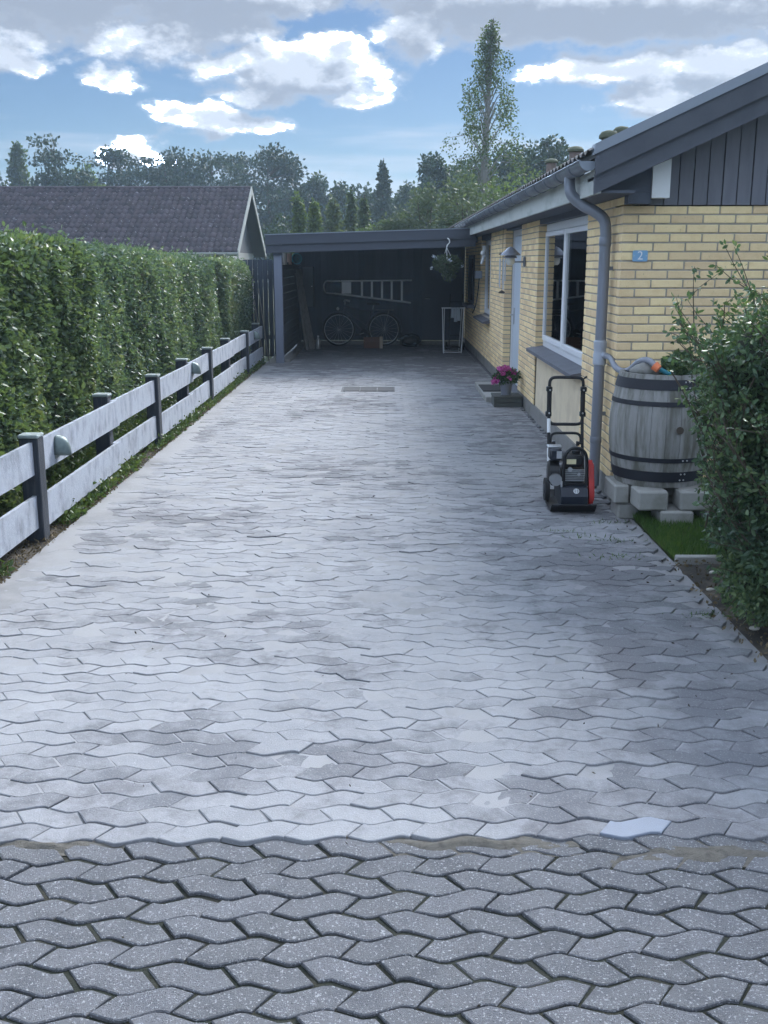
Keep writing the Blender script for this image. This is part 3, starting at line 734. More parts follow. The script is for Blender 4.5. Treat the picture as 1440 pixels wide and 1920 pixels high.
for ya_, yb_ in ((GY-.13, GY-.001), (HE-.1, HE)): MB().prism([(1.515, 2.3055), (1.915, 2.3055), (1.915, rz(1.915)-.002), (1.515, rz(1.515)-.002)], 'y', ya_, yb_).build('eaves_end', m_soffit, roof)
MB().prism([(1.916, 2.265), (2.045, 2.265), (2.045, 2.535), (1.916, 2.482)], 'y', GY-.15, GY-.035).build('white_end_plate', m_white, roof, label='white board end below the bargeboard')
# vertical cladding, board by board
bd = MB().box(1.93, XR, GY+.02, GY+.25, 2.22, 2.30)
bd.prism([(1.93, 2.30), (XR, 2.30), (RX, rz(RX)-.16)], 'y', GY+.02, GY+.05)
clad = bd.build('gable_cladding', m_rubber, house)
x = 1.935; k = 0
while x < XR-.05:
    x1 = min(x+.098, XR)
    t0 = rz(x)-.13; t1 = rz(x1)-.13
    if t0 > 2.25:
        f0 = GY-.012-(.004 if k % 2 else 0)
        MB().prism([(x, 2.222), (x1, 2.222), (x1, t1), (x, t0)], 'y', f0, GY+.018).build('board', m_clad, clad)
    x += .107; k += 1
# gutter
gt = MB(); G0, G1, gr, gx, gz = 7.66, 21.4, .066, 1.415, 2.500
prof = [(gx+gr*math.cos(a), gz+gr*math.sin(a)) for a in [math.pi+math.pi*i/12 for i in range(13)]]
inn = [(gx+(gr-.004)*math.cos(a), gz+(gr-.004)*math.sin(a)) for a in [2*math.pi-math.pi*i/12 for i in range(13)]]
gt.prism(prof+inn, 'y', G0, G1)
gt.tube([(gx-gr, G0, gz+.002), (gx-gr, G1, gz+.002)], .009, 8)
gut = gt.build('gutter', m_zinc, house, smooth=True)
for yy in (G0, G1): MB().prism([(gx+gr*math.cos(a), gz+gr*math.sin(a)) for a in [math.pi+math.pi*i/12 for i in range(13)]], 'y', yy-.004, yy+.003).build('end_cap', m_metal_cap, gut)
y = 8.1
while y < G1:
    MB().tube([(gx+(gr+.004)*math.cos(a), y, gz+(gr+.004)*math.sin(a)) for a in [math.pi+math.pi*i/10 for i in range(11)]], .006, 6).build('gutter_bracket', m_zinc, gut); y += .62
# downpipe
path = arc([(1.415, 8.42, 2.47), (1.415, 8.42, 2.39), (1.435, 8.40, 2.31), (1.52, 8.36, 2.235), (1.60, 8.32, 2.19), (1.665, 8.285, 2.13), (1.682, 8.275, 2.04), (1.682, 8.275, 1.95)], 6)
dp = MB().tube(path+[Vector((1.682, 8.275, 1.5)), Vector((1.682, 8.275, .05))], .043, 16).build('downpipe', m_pipe, house, smooth=True)
for z, hh in ((1.93, .07), (.40, .05)): MB().lathe([(.0445, 0), (.0475, .006), (.0475, hh-.006), (.0445, hh)], (1.682, 8.275, z), 16, cap=False).build('pipe_collar', m_pipe, dp, smooth=True)
dv = MB().lathe([(.044, 0), (.052, .008), (.052, .085), (.048, .095), (.048, .13), (.052, .14), (.052, .185), (.044, .195)], (1.682, 8.275, 1.02), 18, cap=False)
dv.tube([(1.70, 8.25, 1.10), (1.715, 8.20, 1.10)], .026, 12); dv.build('rain_diverter', MAT('diverter_plastic', (.36,.40,.47), .5, .1, 8, bump=.02), dp, smooth=True)
for z in (1.75, .62): MB().box(1.682, 1.752, 8.262, 8.288, z, z+.03).build('pipe_bracket', m_zinc, dp)

# house number
sg = MB(); po = rrect(.112, .080, .012)
sg.prism([(x+1.889, z+1.857) for x, z in po], 'y', GY-.012, GY-.003)
sign = tag(sg.build('house_number_sign', m_enamel), 'small blue enamel house number plate reading 2 on the brick gable', 'sign')
cu = bpy.data.curves.new('digit', 'FONT'); cu.body = '2'; cu.size = .088; cu.align_x = 'CENTER'; cu.align_y = 'CENTER'; cu.extrude = .001
tmp = bpy.data.objects.new('digit_tmp', cu); COL.objects.link(tmp)
bpy.context.view_layer.update()
me = bpy.data.meshes.new_from_object(tmp.evaluated_get(bpy.context.evaluated_depsgraph_get())); bpy.data.objects.remove(tmp)
me.materials.clear(); me.materials.append(m_white)
dg = bpy.data.objects.new('digit', me); link(dg, sign); dg.location = (1.889, GY-.0135, 1.857); dg.rotation_euler = (math.pi/2, 0, 0)
for sx_ in (-1, 1): MB().ball((1.889+sx_*.046, GY-.0125, 1.857), (.004, .002, .004), 8, 6).build('screw', m_steel, sign)

# ================================================================== by the house corner
# barrel on concrete blocks
BX, BY, BZ, BHt = 2.01, 7.585, .240, .80
def brad(t): return .308+.058*math.sin(math.pi*min(max(t, 0), 1))**.9
barrel = thing('barrel', 'big old grey wooden barrel with black iron hoops on concrete blocks', 'barrel', (BX, BY, BZ))
NS = 22
for k in range(NS):
    a0 = 2*math.pi*(k+.004)/NS; a1 = 2*math.pi*(k+.996)/NS; vs = []; fs = []; T = [i/8 for i in range(9)]
    for t in T:
        for rr, aa in ((brad(t), a0+.002), (brad(t)+.0035, (a0+a1)/2), (brad(t), a1-.002), (brad(t)-.030, a1), (brad(t)-.030, a0)):
            vs.append((BX+rr*math.cos(aa), BY+rr*math.sin(aa), BZ+t*BHt+(random.random()*.004 if t in (0, 1) else 0)))
    for i in range(8):
        for j in range(5): fs.append((i*5+j, i*5+(j+1) % 5, (i+1)*5+(j+1) % 5, (i+1)*5+j))
    fs += [(4,3,2,1,0), (40,41,42,43,44)]
    MB().add(vs, fs).build('stave', m_barrel, barrel)
for t0, t1 in ((.875, .965), (.735, .775), (.235, .275), (.055, .150)):
    pr = [(brad(t)+.0065, t*BHt) for t in [t0+(t1-t0)*i/4 for i in range(5)]]
    hp = MB().lathe(pr+[(pr[-1][0]-.006, pr[-1][1]), (pr[0][0]-.006, pr[0][1]), pr[0]], (BX, BY, BZ), 44, cap=False).build('hoop', m_hoop, barrel, smooth=True)
    for dz_ in ((t0+t1)/2,) if t1-t0 < .06 else (t0+.02, t1-.02):
        for da in (-.045, .045):
            an = -math.pi/2+.28+da; rr = brad(dz_)+.008
            MB().ball((BX+rr*math.cos(an), BY+rr*math.sin(an), BZ+dz_*BHt), .0065, 8, 5).build('rivet', m_steel, hp)
MB().lathe([(.01, .742), (.285, .742), (.285, .765), (.01, .765)], (BX, BY, BZ), 30).build('barrel_head', m_barrel, barrel, smooth=True)
an = -math.pi/2+.12; MB().tube([(BX+(brad(.5)-.01)*math.cos(an), BY+(brad(.5)-.01)*math.sin(an), BZ+.53*BHt), (BX+(brad(.5)+.010)*math.cos(an), BY+(brad(.5)+.010)*math.sin(an), BZ+.53*BHt)], .026, 14).build('bung', m_bark, barrel)
def block(x0, x1, y0, y1, z0, z1, lb, rz_=0.):
    b = MB().box(-(x1-x0)/2, (x1-x0)/2, -(y1-y0)/2, (y1-y0)/2, 0, z1-z0, .012)
    b.xf(Matrix.Rotation(rz_, 4, 'Z')); o = b.build('concrete_block', m_conc); o.location = ((x0+x1)/2, (y0+y1)/2, z0)
    tag(o, lb, 'block', 'concrete blocks under the barrel')
block(1.775, 1.985, 7.16, 7.40, .100, .240, 'upper front concrete block at the left of the dark gap under the barrel', .03)
block(2.075, 2.300, 7.16, 7.40, .100, .240, 'upper front concrete block at the right of the dark gap under the barrel', -.02)
block(1.655, 1.765, 7.38, 7.75, .100, .238, 'concrete block on edge under the left side of the barrel next to the wall')
block(2.02, 2.26, 7.62, 7.92, .100, .240, 'rear concrete block under the barrel against the brick gable')
block(1.935, 2.170, 7.14, 7.42, -.02, .099, 'lower middle concrete block bridging the two upper front blocks')
block(1.690, 1.840, 7.40, 7.66, -.02, .099, 'lower left concrete block set back at the edge of the paving')
block(2.26, 2.42, 7.30, 7.60, -.02, .099, 'lower right concrete block half hidden by the shrub')
block(1.99, 2.25, 7.64, 7.90, -.02, .099, 'lowest rear concrete block in the shadow under the barrel')
# stone and plants on top
st = MB().ball((0, 0, 0), (.115, .085, .055), 18, 10)
st.v = [(x*(1+.18*fbm(x*9, y*9, z*9)), y*(1+.2*fbm(y*9, x*8, z*7)), z*(1+.35*fbm(z*9, x*9, y*9))) for x, y, z in st.v]
o = st.build('stone', m_stone, smooth='all'); o.location = (1.86, 7.50, BZ+.765+.048); tag(o, 'rounded grey stone lying on top of the barrel', 'stone')
pt = thing('barrel_plant', 'bushy dark green weed growing on top of the barrel', 'plant', (2.09, 7.50, BZ+.765))
n = 1500; u = rng.normal(size=(n, 3)); u /= np.linalg.norm(u, axis=1)[:, None]; u[:, 2] = np.abs(u[:, 2])
leaves('foliage', np.array([2.11, 7.50, BZ+.775])+u*np.array([.15, .13, .17])*(rng.random(n)**.4)[:, None], .042, l_shrub, pt, out=u*.8, aspect=.55, six=True)
b = MB()
for i in range(9): a = i*.7; b.tube([(2.10, 7.50, BZ+.765), (2.11+.10*math.cos(a), 7.50+.09*math.sin(a), BZ+.765+.12)], .004, 5)
b.build('stems', m_twig, pt)
# hose
hp = arc([(1.715, 8.20, 1.10), (1.735, 8.10, 1.085), (1.742, 7.96, 1.035), (1.772, 7.84, 1.015), (1.795, 7.70, 1.045), (1.825, 7.56, 1.115), (1.865, 7.45, 1.130), (1.915, 7.38, 1.085)], 14)
hb = MB(); hb.tube(hp, [.021+.0026*(1 if i % 2 else -1) for i in range(len(hp))], 10)
hs = thing('overflow_hose', 'ribbed grey hose from the downpipe to the barrel with orange coupling', 'hose', (1.715, 8.20, 1.10))
hb.build('hose_tube', m_hose, hs, smooth='all')
cpl = MB().tube([(1.885, 7.365, 1.105), (1.912, 7.345, 1.080)], [.034, .028], 14); cpl.build('coupling', m_orange, hs, smooth=True)
MB().tube([(1.915, 7.38, 1.085), (1.955, 7.37, 1.062), (2.0, 7.38, 1.04)], .017, 10).build('nozzle', m_teal, hs, smooth=True)
# green tub
bk = thing('green_bucket', 'green plastic bucket behind the shrub beside the barrel blocks', 'bucket', (2.49, 7.28, 0))
MB().lathe([(.095, 0), (.125, .27), (.135, .275), (.135, .295), (.122, .295), (.09, .015)], (2.49, 7.28, 0), 24).build('bucket_body', m_green, bk, smooth=True)
MB().tube(arc([(2.36, 7.28, .27), (2.38, 7.22, .15), (2.49, 7.14, .10), (2.60, 7.22, .15), (2.62, 7.28, .27)], 5), .004, 6).build('handle', m_steel, bk, smooth=True)

# ---- plate compactor (built at its own origin, facing the camera)
pc = thing('plate_compactor', 'black plate compactor with red belt guard and folded tube handle', 'plate compactor', (1.388, 7.74, 0), rz=R(-2))
def part(b, name, mat, smooth=True, par=None, **k): return b.build(name, mat, par or pc, smooth=smooth, local=True, **k)
pl_ = MB().prism([(-.30, .075), (-.285, .080), (-.22, .036), (.20, .034), (.26, .075), (.27, .070), (.205, .012), (-.225, .012)], 'x', -.165, .165); part(pl_, 'base_plate', m_black)
dk = MB().prism([(-.205, .036), (-.215, .12), (-.165, .178), (.16, .178), (.20, .036)], 'x', -.085, .112); deck = part(dk, 'deck_housing', m_navy)
bdg = MB().tube([(0, 0, 0), (0, -.003, 0)], .021, 26); bdg.xf(Matrix.Translation((.028, -.185, .1565)) @ Matrix.Rotation(R(-41), 4, 'X')); badge = part(bdg, 'badge', m_white, par=deck)
gl = MB(); gl.box(-.0095, -.006, -.0045, -.0031, -.010, .010); gl.box(.006, .0095, -.0045, -.0031, -.010, .010); gl.box(-.006, .006, -.0045, -.0031, -.002, .002)
gl.tube([(.0155*math.cos(i*math.pi/14), -.0036, .0155*math.sin(i*math.pi/14)) for i in range(29)], .0013, 5)
gl.xf(Matrix.Translation((.028, -.185, .1565)) @ Matrix.Rotation(R(-41), 4, 'X')); part(gl, 'monogram', m_navy, par=badge)
for sx_ in (-.07, .095): part(MB().box(sx_-.016, sx_+.016, .17, .21, .03, .12, .004), 'rubber_mount', m_rubber)
part(MB().box(-.15, .13, -.10, .22, .180, .198, .004), 'engine_bed', m_black)
en = MB().box(-.06, .10, -.06, .14, .199, .30, .01); eng = part(en, 'engine_block', m_navy)
for i in range(7): part(MB().box(-.065, .10, -.082, -.062, .212+i*.0135, .218+i*.0135), 'cooling_fin', m_alu, par=eng)
tk = MB().box(-.06, .092, -.10, .10, .318, .408, .022); tank = part(tk, 'fuel_tank', m_black)
part(MB().box(-.040, .030, -.1035, -.1005, .345, .382), 'paper_label', m_label, par=tank, smooth=False)
part(MB().lathe([(.03, 0), (.033, .006), (.033, .018), (.024, .026)], (.045, .02, .408), 16), 'tank_cap', m_rubber, par=tank)
part(MB().tube([(-.012, -.09, .305), (-.012, -.105, .305)], .017, 14), 'carburettor_cap', m_alu, par=eng)
part(MB().tube([(.055, -.088, .265), (.055, -.10, .265)], .013, 12), 'oil_cap', m_alu, par=eng)
rc = MB().tube([(-.155, .02, .265), (-.085, .02, .265)], [.088, .094], 26); rc.tube([(-.168, .02, .265), (-.155, .02, .265)], [.06, .085], 26); part(rc, 'recoil_starter', m_black)
af = MB().box(-.165, -.075, -.09, .05, .365, .455, .014); filt = part(af, 'air_filter', m_navy)
part(MB().box(-.115, -.078, -.0935, -.0905, .385, .44), 'silver_plate', m_alu, par=filt, smooth=False)
part(MB().box(-.175, -.070, -.03, .06, .456, .468, .003), 'filter_lid', m_alu, par=filt)
mf = MB().tube([(-.115, -.115, .225), (-.115, .02, .225)], .045, 18); part(mf, 'muffler', m_steel)
part(MB().tube([(-.075, -.13, .075), (-.075, -.13, .22)], .008, 8), 'silver_strut', m_alu)
wh = MB()
wv_ = MB().tube([(-.185, .03, .125), (-.15, .03, .125)], .088, 26); wl = part(wv_, 'transport_wheel', m_rubber); part(MB().tube([(-.190, .03, .125), (-.148, .03, .125)], .04, 18), 'hub', m_navy, par=wl)
hoop = arc([(-.060, -.12, .185), (-.062, -.12, .36), (-.050, -.12, .425), (-.015, -.12, .462), (.022, -.12, .470), (.060, -.12, .462), (.094, -.12, .425), (.106, -.12, .36), (.112, -.12, .185)], 5)
part(MB().tube(hoop, .0125, 12), 'roll_hoop', m_black)
bg_ = []
out = [(-.04, .365), (-.075, .345), (-.100, .27), (-.155, .17), (-.175, .10), (-.165, .06), (-.13, .045), (-.09, .065), (-.065, .15), (-.005, .24), (.03, .32), (.0, .36)]
gd = MB().prism(out, 'x', .128, .158); gd.prism([(y*.86-.010, (z-.2)*.86+.2) for y, z in out], 'x', .158, .168); guard = part(gd, 'belt_guard', m_red)
for y_, z_ in ((-.03, .335), (-.135, .085), (-.075, .235)): part(MB().tube([(.166, y_, z_), (.173, y_, z_)], .008, 8), 'guard_bolt', m_steel, par=guard)
part(MB().tube([(.112, -.06, .24), (.128, -.06, .24)], .02, 12), 'clutch_shaft', m_steel)
# handle: two uprights, a cross bow, and the folded upper loop with its grips
for sx_ in (-1, 1):
    up = part(MB().tube([(sx_*.130, .20, .19), (sx_*.130, .30, .44), (sx_*.130, .345, .60), (sx_*.130, .355, .66)], .0125, 12), 'handle_upright', m_black)
    part(MB().tube([(sx_*.130, .355, .665), (sx_*.130, .375, .85)], .0185, 14), 'foam_grip', m_rubber)
    for z_ in (.665, .845): part(MB().ball((sx_*.130, .336, z_), .0075, 8, 6), 'pivot_bolt', m_steel)
    for z_ in (.655, .85): part(MB().box(sx_*.130-.020-(.006 if sx_ < 0 else 0), sx_*.130+.020+(.006 if sx_ > 0 else 0), .345, .395, z_-.02, z_+.02, .006), 'hinge_clamp', m_black)
    kn = MB().tube([(sx_*.105, .285, .435), (sx_*.082, .285, .435)], [.016, .020], 10); kn.tube([(sx_*.130, .285, .435), (sx_*.105, .285, .435)], .007, 8); part(kn, 'star_knob', m_rubber)
lp = arc([(-.130, .375, .85), (-.130, .378, .895), (-.122, .38, .922), (-.095, .38, .938), (0, .38, .940), (.095, .38, .938), (.122, .38, .922), (.130, .378, .895), (.130, .375, .85)], 5)
part(MB().tube(lp, .0125, 12), 'handle_loop', m_black)
lp = arc([(-.130, .355, .66), (-.130, .352, .615), (-.12, .35, .590), (-.09, .35, .578), (0, .35, .577), (.09, .35, .578), (.12, .35, .590), (.130, .352, .615), (.130, .355, .66)], 5)
part(MB().tube(lp, .0125, 12), 'handle_loop', m_black)
lp = arc([(-.118, .300, .44), (-.117, .305, .475), (-.105, .31, .500), (-.075, .312, .512), (0, .312, .513), (.075, .312, .512), (.105, .31, .500), (.117, .305, .475), (.118, .300, .44)], 5)
part(MB().tube(lp, .0105, 12), 'cross_bow', m_black)
for z0_, z1_, ya, yb in ((.515, .62, .320, .350), (.30, .40, .245, .284)): part(MB().tube([(-.130, ya, z0_), (-.130, yb, z1_)], .0145, 12), 'white_sleeve', m_white)
tr = part(MB().tube([(.125, .37, .925), (.155, .385, .945)], [.005, .009], 8), 'throttle_lever', m_rubber)

# ---- flowers by the door
sp = MB().box(1.375, 1.735, 13.28, 13.60, .0, .060, .004); stp = thing('door_step', 'dark wooden box step under the flower pot by the door', 'step', (1.55, 13.4, 0))
for i in range(4): MB().box(1.372+.0, 1.735, 13.28+i*.105, 13.28+i*.105+.098, .118, .142, .004).build('plank', m_wood_dk, stp)
for z_ in (.005, .062): MB().box(1.376, 1.733, 13.284, 13.302, z_, z_+.053, .003).build('plank', m_wood_dk, stp)
MB().box(1.380, 1.730, 13.31, 13.68, .0, .117).build('step_frame', m_wood_dk, stp)
ds = MB().box(1.32, 1.74, 13.80, 15.6, -.01, .075, .01); tag(ds.build('entrance_slab', m_conc), 'low concrete slab in front of the white door', 'slab')
dm = MB().box(1.33, 1.72, 14.35, 15.1, .0755, .09, .004); tag(dm.build('door_mat', m_rubber), 'dark doormat lying on the concrete slab at the door', 'mat')
fp = thing('flower_pot', 'zinc pot of bright pink flowers on the dark step', 'flower pot', (1.545, 13.46, .142))
MB().lathe([(.062, 0), (.082, .17), (.088, .172), (.088, .185), (.078, .185), (.074, .16), (.01, .16)], (1.545, 13.46, .142), 22).build('pot', MAT('zinc_pot', (.24,.26,.31), .45, .3, 10, bump=.05, metal=.5), fp, smooth=True)
def cl(n, c, r, p=.4): 
    u = rng.normal(size=(n, 3)); u /= np.linalg.norm(u, axis=1)[:, None]; return np.array(c)+u*np.array(r)*(rng.random(n)**p)[:, None], u
P, u = cl(900, (1.545, 13.45, .385), (.17, .15, .10)); leaves('foliage', P, .045, l_shrub, fp, out=u*.7, aspect=.5, six=True)
cs = []; 
for i in range(44):
    a = random.random()*6.28; e = random.random()**.6; c = np.array([1.525+math.cos(a)*.17*e, 13.44+math.sin(a)*.15*e, .40+.085*(1-e*e)-.04*e+random.random()*.03-(.07 if math.cos(a)*e < -.55 else 0)])
    P, u = cl(16, c, (.022, .022, .020)); cs.append(P)
leaves('flowers', np.concatenate(cs), .030, m_petal, fp, aspect=.9, droop=-.2)
b = MB()
for i in range(12): a = i*.55; b.tube([(1.545, 13.46, .30), (1.545+.12*math.cos(a), 13.46+.10*math.sin(a), .40)], .004, 5)
b.build('stems', m_twig, fp)
# wall lamp
wl = thing('wall_lamp', 'outdoor wall lamp with broad grey hood beside the door', 'wall lamp', (1.748, 13.50, 1.83))
MB().box(1.722, 1.749, 13.455, 13.545, 1.76, 1.88, .008).build('wall_plate', m_pipe, wl)
MB().tube([(1.725, 13.50, 1.815), (1.565, 13.50, 1.815)], .010, 10).build('arm', m_pipe, wl, smooth=True)
c = (1.560, 13.50, 0)
MB().lathe([(.128, 1.895), (.120, 1.912), (.085, 1.945), (.050, 1.978), (.028, 1.992), (.012, 2.002), (.002, 2.004)], c, 30, cap=False).build('hood', m_pipe, wl, smooth=True)
MB().lathe([(.085, 1.862), (.080, 1.880), (.055, 1.897), (.052, 1.897)], c, 30, cap=False).build('inner_ring', m_pipe, wl, smooth=True)
MB().lathe([(.030, 1.775), (.050, 1.800), (.056, 1.830), (.054, 1.90)], c, 24).build('glass_bowl', MAT('frosted_bowl', (.55,.57,.55), .3, .1, 8, bump=0), wl, smooth=True)
# wind chime
wc = thing('wind_chime', 'metal wind chime hanging from the eaves at the brick door jamb', 'wind chime', (1.66, 15.35, 1.4))
MB().tube([(1.66, 15.35, 2.286), (1.66, 15.35, 1.93)], .0025, 6).build('cord', m_rubber, wc)
MB().lathe([(.008, .022), (.055, .0), (.055, -.012), (.008, -.012)], (1.66, 15.35, 1.93), 18).build('top_disc', m_bark, wc, smooth=True)
for i in range(5):
    a = i*2*math.pi/5; x_, y_ = 1.66+.042*math.cos(a), 15.35+.042*math.sin(a)
    MB().tube([(x_, y_, 1.92), (x_, y_, 1.86)], .0015, 5).build('cord', m_rubber, wc)
    MB().tube([(x_, y_, 1.86), (x_, y_, 1.55-.03*i)], .009, 10).build('chime_tube', m_alu, wc, smooth=True)
MB().tube([(1.66, 15.35, 1.92), (1.66, 15.35, 1.40)], .0015, 5).build('cord', m_rubber, wc)
MB().lathe([(.004, .035), (.045, .010), (.048, 0), (.04, -.008), (.004, -.012)], (1.66, 15.35, 1.385), 16).build('sail', m_bark, wc, smooth=True)

# ================================================================== left side: fence, lamps, hedges
fence = thing('fence', 'low fence of weathered white boards on dark square posts', 'fence', (-2.335, 12, 0))
FP = [(3.1, 0), (4.9, 1), (6.76, 0), (8.75, 1), (10.42, 0), (12.25, 1), (13.66, 0), (15.6, 1), (17.32, 0), (19.3, 1)]
for i, (y, back) in enumerate(FP):
    xc = -2.402 if back else -2.342; h_ = .70+random.uniform(-.012, .015); a = .062
    p = MB().box(xc-a, xc+a, y-a, y+a, -.1, h_, .006); p.xf(Matrix.Translation((xc, y, 0)) @ Matrix.Rotation(random.uniform(-.012, .012), 4, 'X') @ Matrix.Translation((-xc, -y, 0)))
    po_ = p.build('post', m_fpost, fence)
    c = MB().box(xc-a-.006, xc+a+.006, y-a-.006, y+a+.006, h_+.0005, h_+.024, .007); c.build('post_cap', m_fcap, po_)
for i in range(len(FP)-1):
    (ya, ba), (yb, bb) = FP[i], FP[i+1]
    front = not ba                                    # board starts at a front post and ends over a back post
    for z0, z1 in ((.452, .668), (.085, .305)):
        dz0, dz1 = random.uniform(-.010, .010), random.uniform(-.012, .012); cut = random.uniform(0, .03)
        if front: xf0, xf1, s0, s1 = -2.310, -2.284, ya+.064, yb+.085-cut
        else: xf0, xf1, s0, s1 = -2.337, -2.312, ya-.02, yb-.064
        vs = [(x, y, z+(dz0 if y == s0 else dz1)) for y in (s0, s1) for z in (z0, z1) for x in (xf0, xf1)]
        MB().add(vs, [(0,1,3,2), (4,6,7,5), (0,4,5,1), (2,3,7,6), (0,2,6,4), (1,5,7,3)]).build('board', m_fboard, fence)
for (y, z, lb) in ((7.10, .525, 'hooded lamp on the nearest white fence board'), (12.28, .545, 'hooded lamp at the board end in the middle of the fence'), (18.15, .53, 'farthest hooded lamp on the fence near the carport')):
    lm = thing('fence_lamp', lb, 'lamp', (-2.283, y, z), 'hooded lamps on the fence')
    vs = []; fs = []; A, B = 12, 7
    for i in range(B+1):
        th = math.pi/2*i/B
        for j in range(A+1):
            ph = -math.pi/2+math.pi*j/A
            vs.append((-2.283+.100*math.cos(ph)*math.cos(th)**.6, y+.068*math.sin(ph)*math.cos(th)**.5, z+.125*math.sin(th)-.012*math.cos(ph)*(1-i/B)))
    for i in range(B):
        for j in range(A): q = i*(A+1)+j; fs.append((q, q+1, q+A+2, q+A+1))
    hd = MB().add(vs, fs).build('hood', m_lampd, lm, smooth='all', fix=False)
    sm = hd.modifiers.new('thick', 'SOLIDIFY'); sm.thickness = .004
    MB().box(-2.2835, -2.279, y-.058, y+.058, z-.03, z+.10, .002).build('back_plate', m_lampd, lm)
    MB().box(-2.278, -2.215, y-.040, y+.040, z-.004, z+.022, .006).build('diffuser', m_fascia, lm)

def hedge(name, label, xf_, xb_, y0, y1, h0, h1, n, size, mat, bulge=.10, rnd=.25, dens=.0):
    t = thing(name, label, 'hedge', ((xf_+xb_)/2, (y0+y1)/2, 0))
    def hgt(y): return h0+(h1-h0)*(y-y0)/(y1-y0)
    def bl(y, z): return bulge*(np.sin(y*1.9+z*1.1+h0*7)*.5+np.sin(y*4.7-z*3.1)*.3+np.sin(y*9.1+z*7)*.18)
    L = y1-y0; wd = xf_-xb_
    nf = int(n*.62); ntp = int(n*.26); ne = n-nf-ntp
    y = y0+L*rng.random(nf)**1.25; hh = hgt(y); z = hh*rng.random(nf)**.85
    rt = np.clip((z-(hh-rnd))/rnd, 0, 1); re = np.clip((y0+.25-y)/.25, 0, 1)+np.clip((y-(y1-.25))/.25, 0, 1)
    dep = rng.exponential(.034, nf)
    x = xf_+bl(y, z)-.20*rt**2-.12*re**2-dep+(rng.random(nf) < .03)*rng.random(nf)*.09-.10*np.clip((.5-z)/.5, 0, 1)
    A = np.stack([x, y, z], 1); NA = np.tile([1., -.25, .35], (nf, 1)); 
    y = y0+L*rng.random(ntp)**1.2; x = xf_-.05-wd*rng.random(ntp); edge = np.clip((x-(xf_-.22))/.22, 0, 1)
    z = hgt(y)+bl(y, x*1.3)*.45-.10*edge**2-rng.exponential(.03, ntp)+(rng.random(ntp) < .04)*rng.random(ntp)*.11
    B_ = np.stack([x, y, z], 1); NB = np.tile([.2, 0, 1.], (ntp, 1))
    e = rng.random(ne) < .6; y = np.where(e, y0+bl(rng.random(ne)*3, 0)*.6+rng.exponential(.05, ne), y1-rng.exponential(.05, ne)); x = xf_-.05-wd*rng.random(ne); z = hgt(y)*rng.random(ne)
    C_ = np.stack([x, y, z], 1); NC_ = np.stack([np.zeros(ne), np.where(e, -1., 1.), np.full(ne, .2)], 1)
    leaves('foliage', np.concatenate([A, B_, C_]), size, mat, t, out=np.concatenate([NA, NB, NC_])*.75, droop=.45, aspect=.58, six=True)
    # lumpy dark core added inside to block light through the hedge
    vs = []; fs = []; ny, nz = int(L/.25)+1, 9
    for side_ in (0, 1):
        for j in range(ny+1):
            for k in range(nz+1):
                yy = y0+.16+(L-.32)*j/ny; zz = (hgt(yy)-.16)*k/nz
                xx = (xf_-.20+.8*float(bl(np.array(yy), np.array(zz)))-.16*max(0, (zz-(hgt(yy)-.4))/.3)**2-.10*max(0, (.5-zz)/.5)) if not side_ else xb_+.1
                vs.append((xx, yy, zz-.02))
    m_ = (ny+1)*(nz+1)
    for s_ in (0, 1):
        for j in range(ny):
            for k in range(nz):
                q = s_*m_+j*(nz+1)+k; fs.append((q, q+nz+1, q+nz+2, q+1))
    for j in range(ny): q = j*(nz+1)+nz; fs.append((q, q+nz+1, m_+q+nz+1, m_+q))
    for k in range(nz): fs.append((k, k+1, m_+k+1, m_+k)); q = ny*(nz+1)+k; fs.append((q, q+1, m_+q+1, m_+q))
    MB().add(vs, fs).build('shade_core', MAT('hedge_shade_core', (.028,.030,.018), .95, .5, 20, bump=.8, bscale=30), t)
    b = MB(); yy = y0+.2
    while yy < y1-.1:
        for s_ in range(2):
            a = random.uniform(-.2, .2); b.tube([(xf_-.35, yy, -.02), (xf_-.28+random.uniform(-.05, .08), yy+a*.4, .5), (xf_-.22+random.uniform(-.06, .1), yy+a, 1.1)], [.016, .011, .006], 5)
        yy += .38
    b.build('stems', m_twig, t)
    return t
hedge('hedge', 'nearest clipped hedge section with the largest leaves behind the fence', -2.62, -4.0, 4.6, 9.42, 1.97, 1.99, 66000, .050, l_hedgeA, .10)
hedge('hedge', 'long darker grey-green hedge section in the middle behind the fence', -2.70, -4.1, 9.44, 17.1, 1.99, 1.86, 74000, .046, l_hedgeB, .09)
hedge('hedge', 'farthest small hedge section next to the carport', -2.60, -3.8, 17.2, 20.35, 1.86, 1.84, 26000, .046, l_hedgeB, .06)

# dark board panel between hedge and carport, with poles leaning on it
fpn = thing('board_fence', 'dark board fence panel between hedge and carport post', 'fence', (-2.4, 20.55, 0))
x = -2.86
while x < -2.06:
    MB().box(x, x+.088, 20.50, 20.522, .02, 1.86+random.uniform(-.004, .004)).build('board', m_carp, fpn); x += .096
for z_ in (.35, 1.5): MB().box(-2.86, -2.06, 20.523, 20.563, z_, z_+.08).build('rail', m_carp_f, fpn)
for i, (x0_, x1_, z1_, lb) in enumerate(((-2.26, -2.47, 1.32, 'pale pole leaning against the dark panel, the right one of two'), (-2.36, -2.56, 1.12, 'thin pale pole leaning against the dark panel, the left one of two'))):
    p = MB().tube([(x0_, 20.05+.03*i, .0), (x1_, 20.44, z1_)], .013, 8); tag(p.build('leaning_pole', m_lumber, smooth=True), lb, 'pole', 'poles leaning by the carport')
pp = MB().prism([(-2.17, .0), (-2.06, .0), (-2.065, .16), (-2.10, .10), (-2.15, .08)], 'y', 19.42, 19.45); tag(pp.build('stone_chip', m_conc), 'pale jagged stone standing at the foot of the carport post', 'stone')

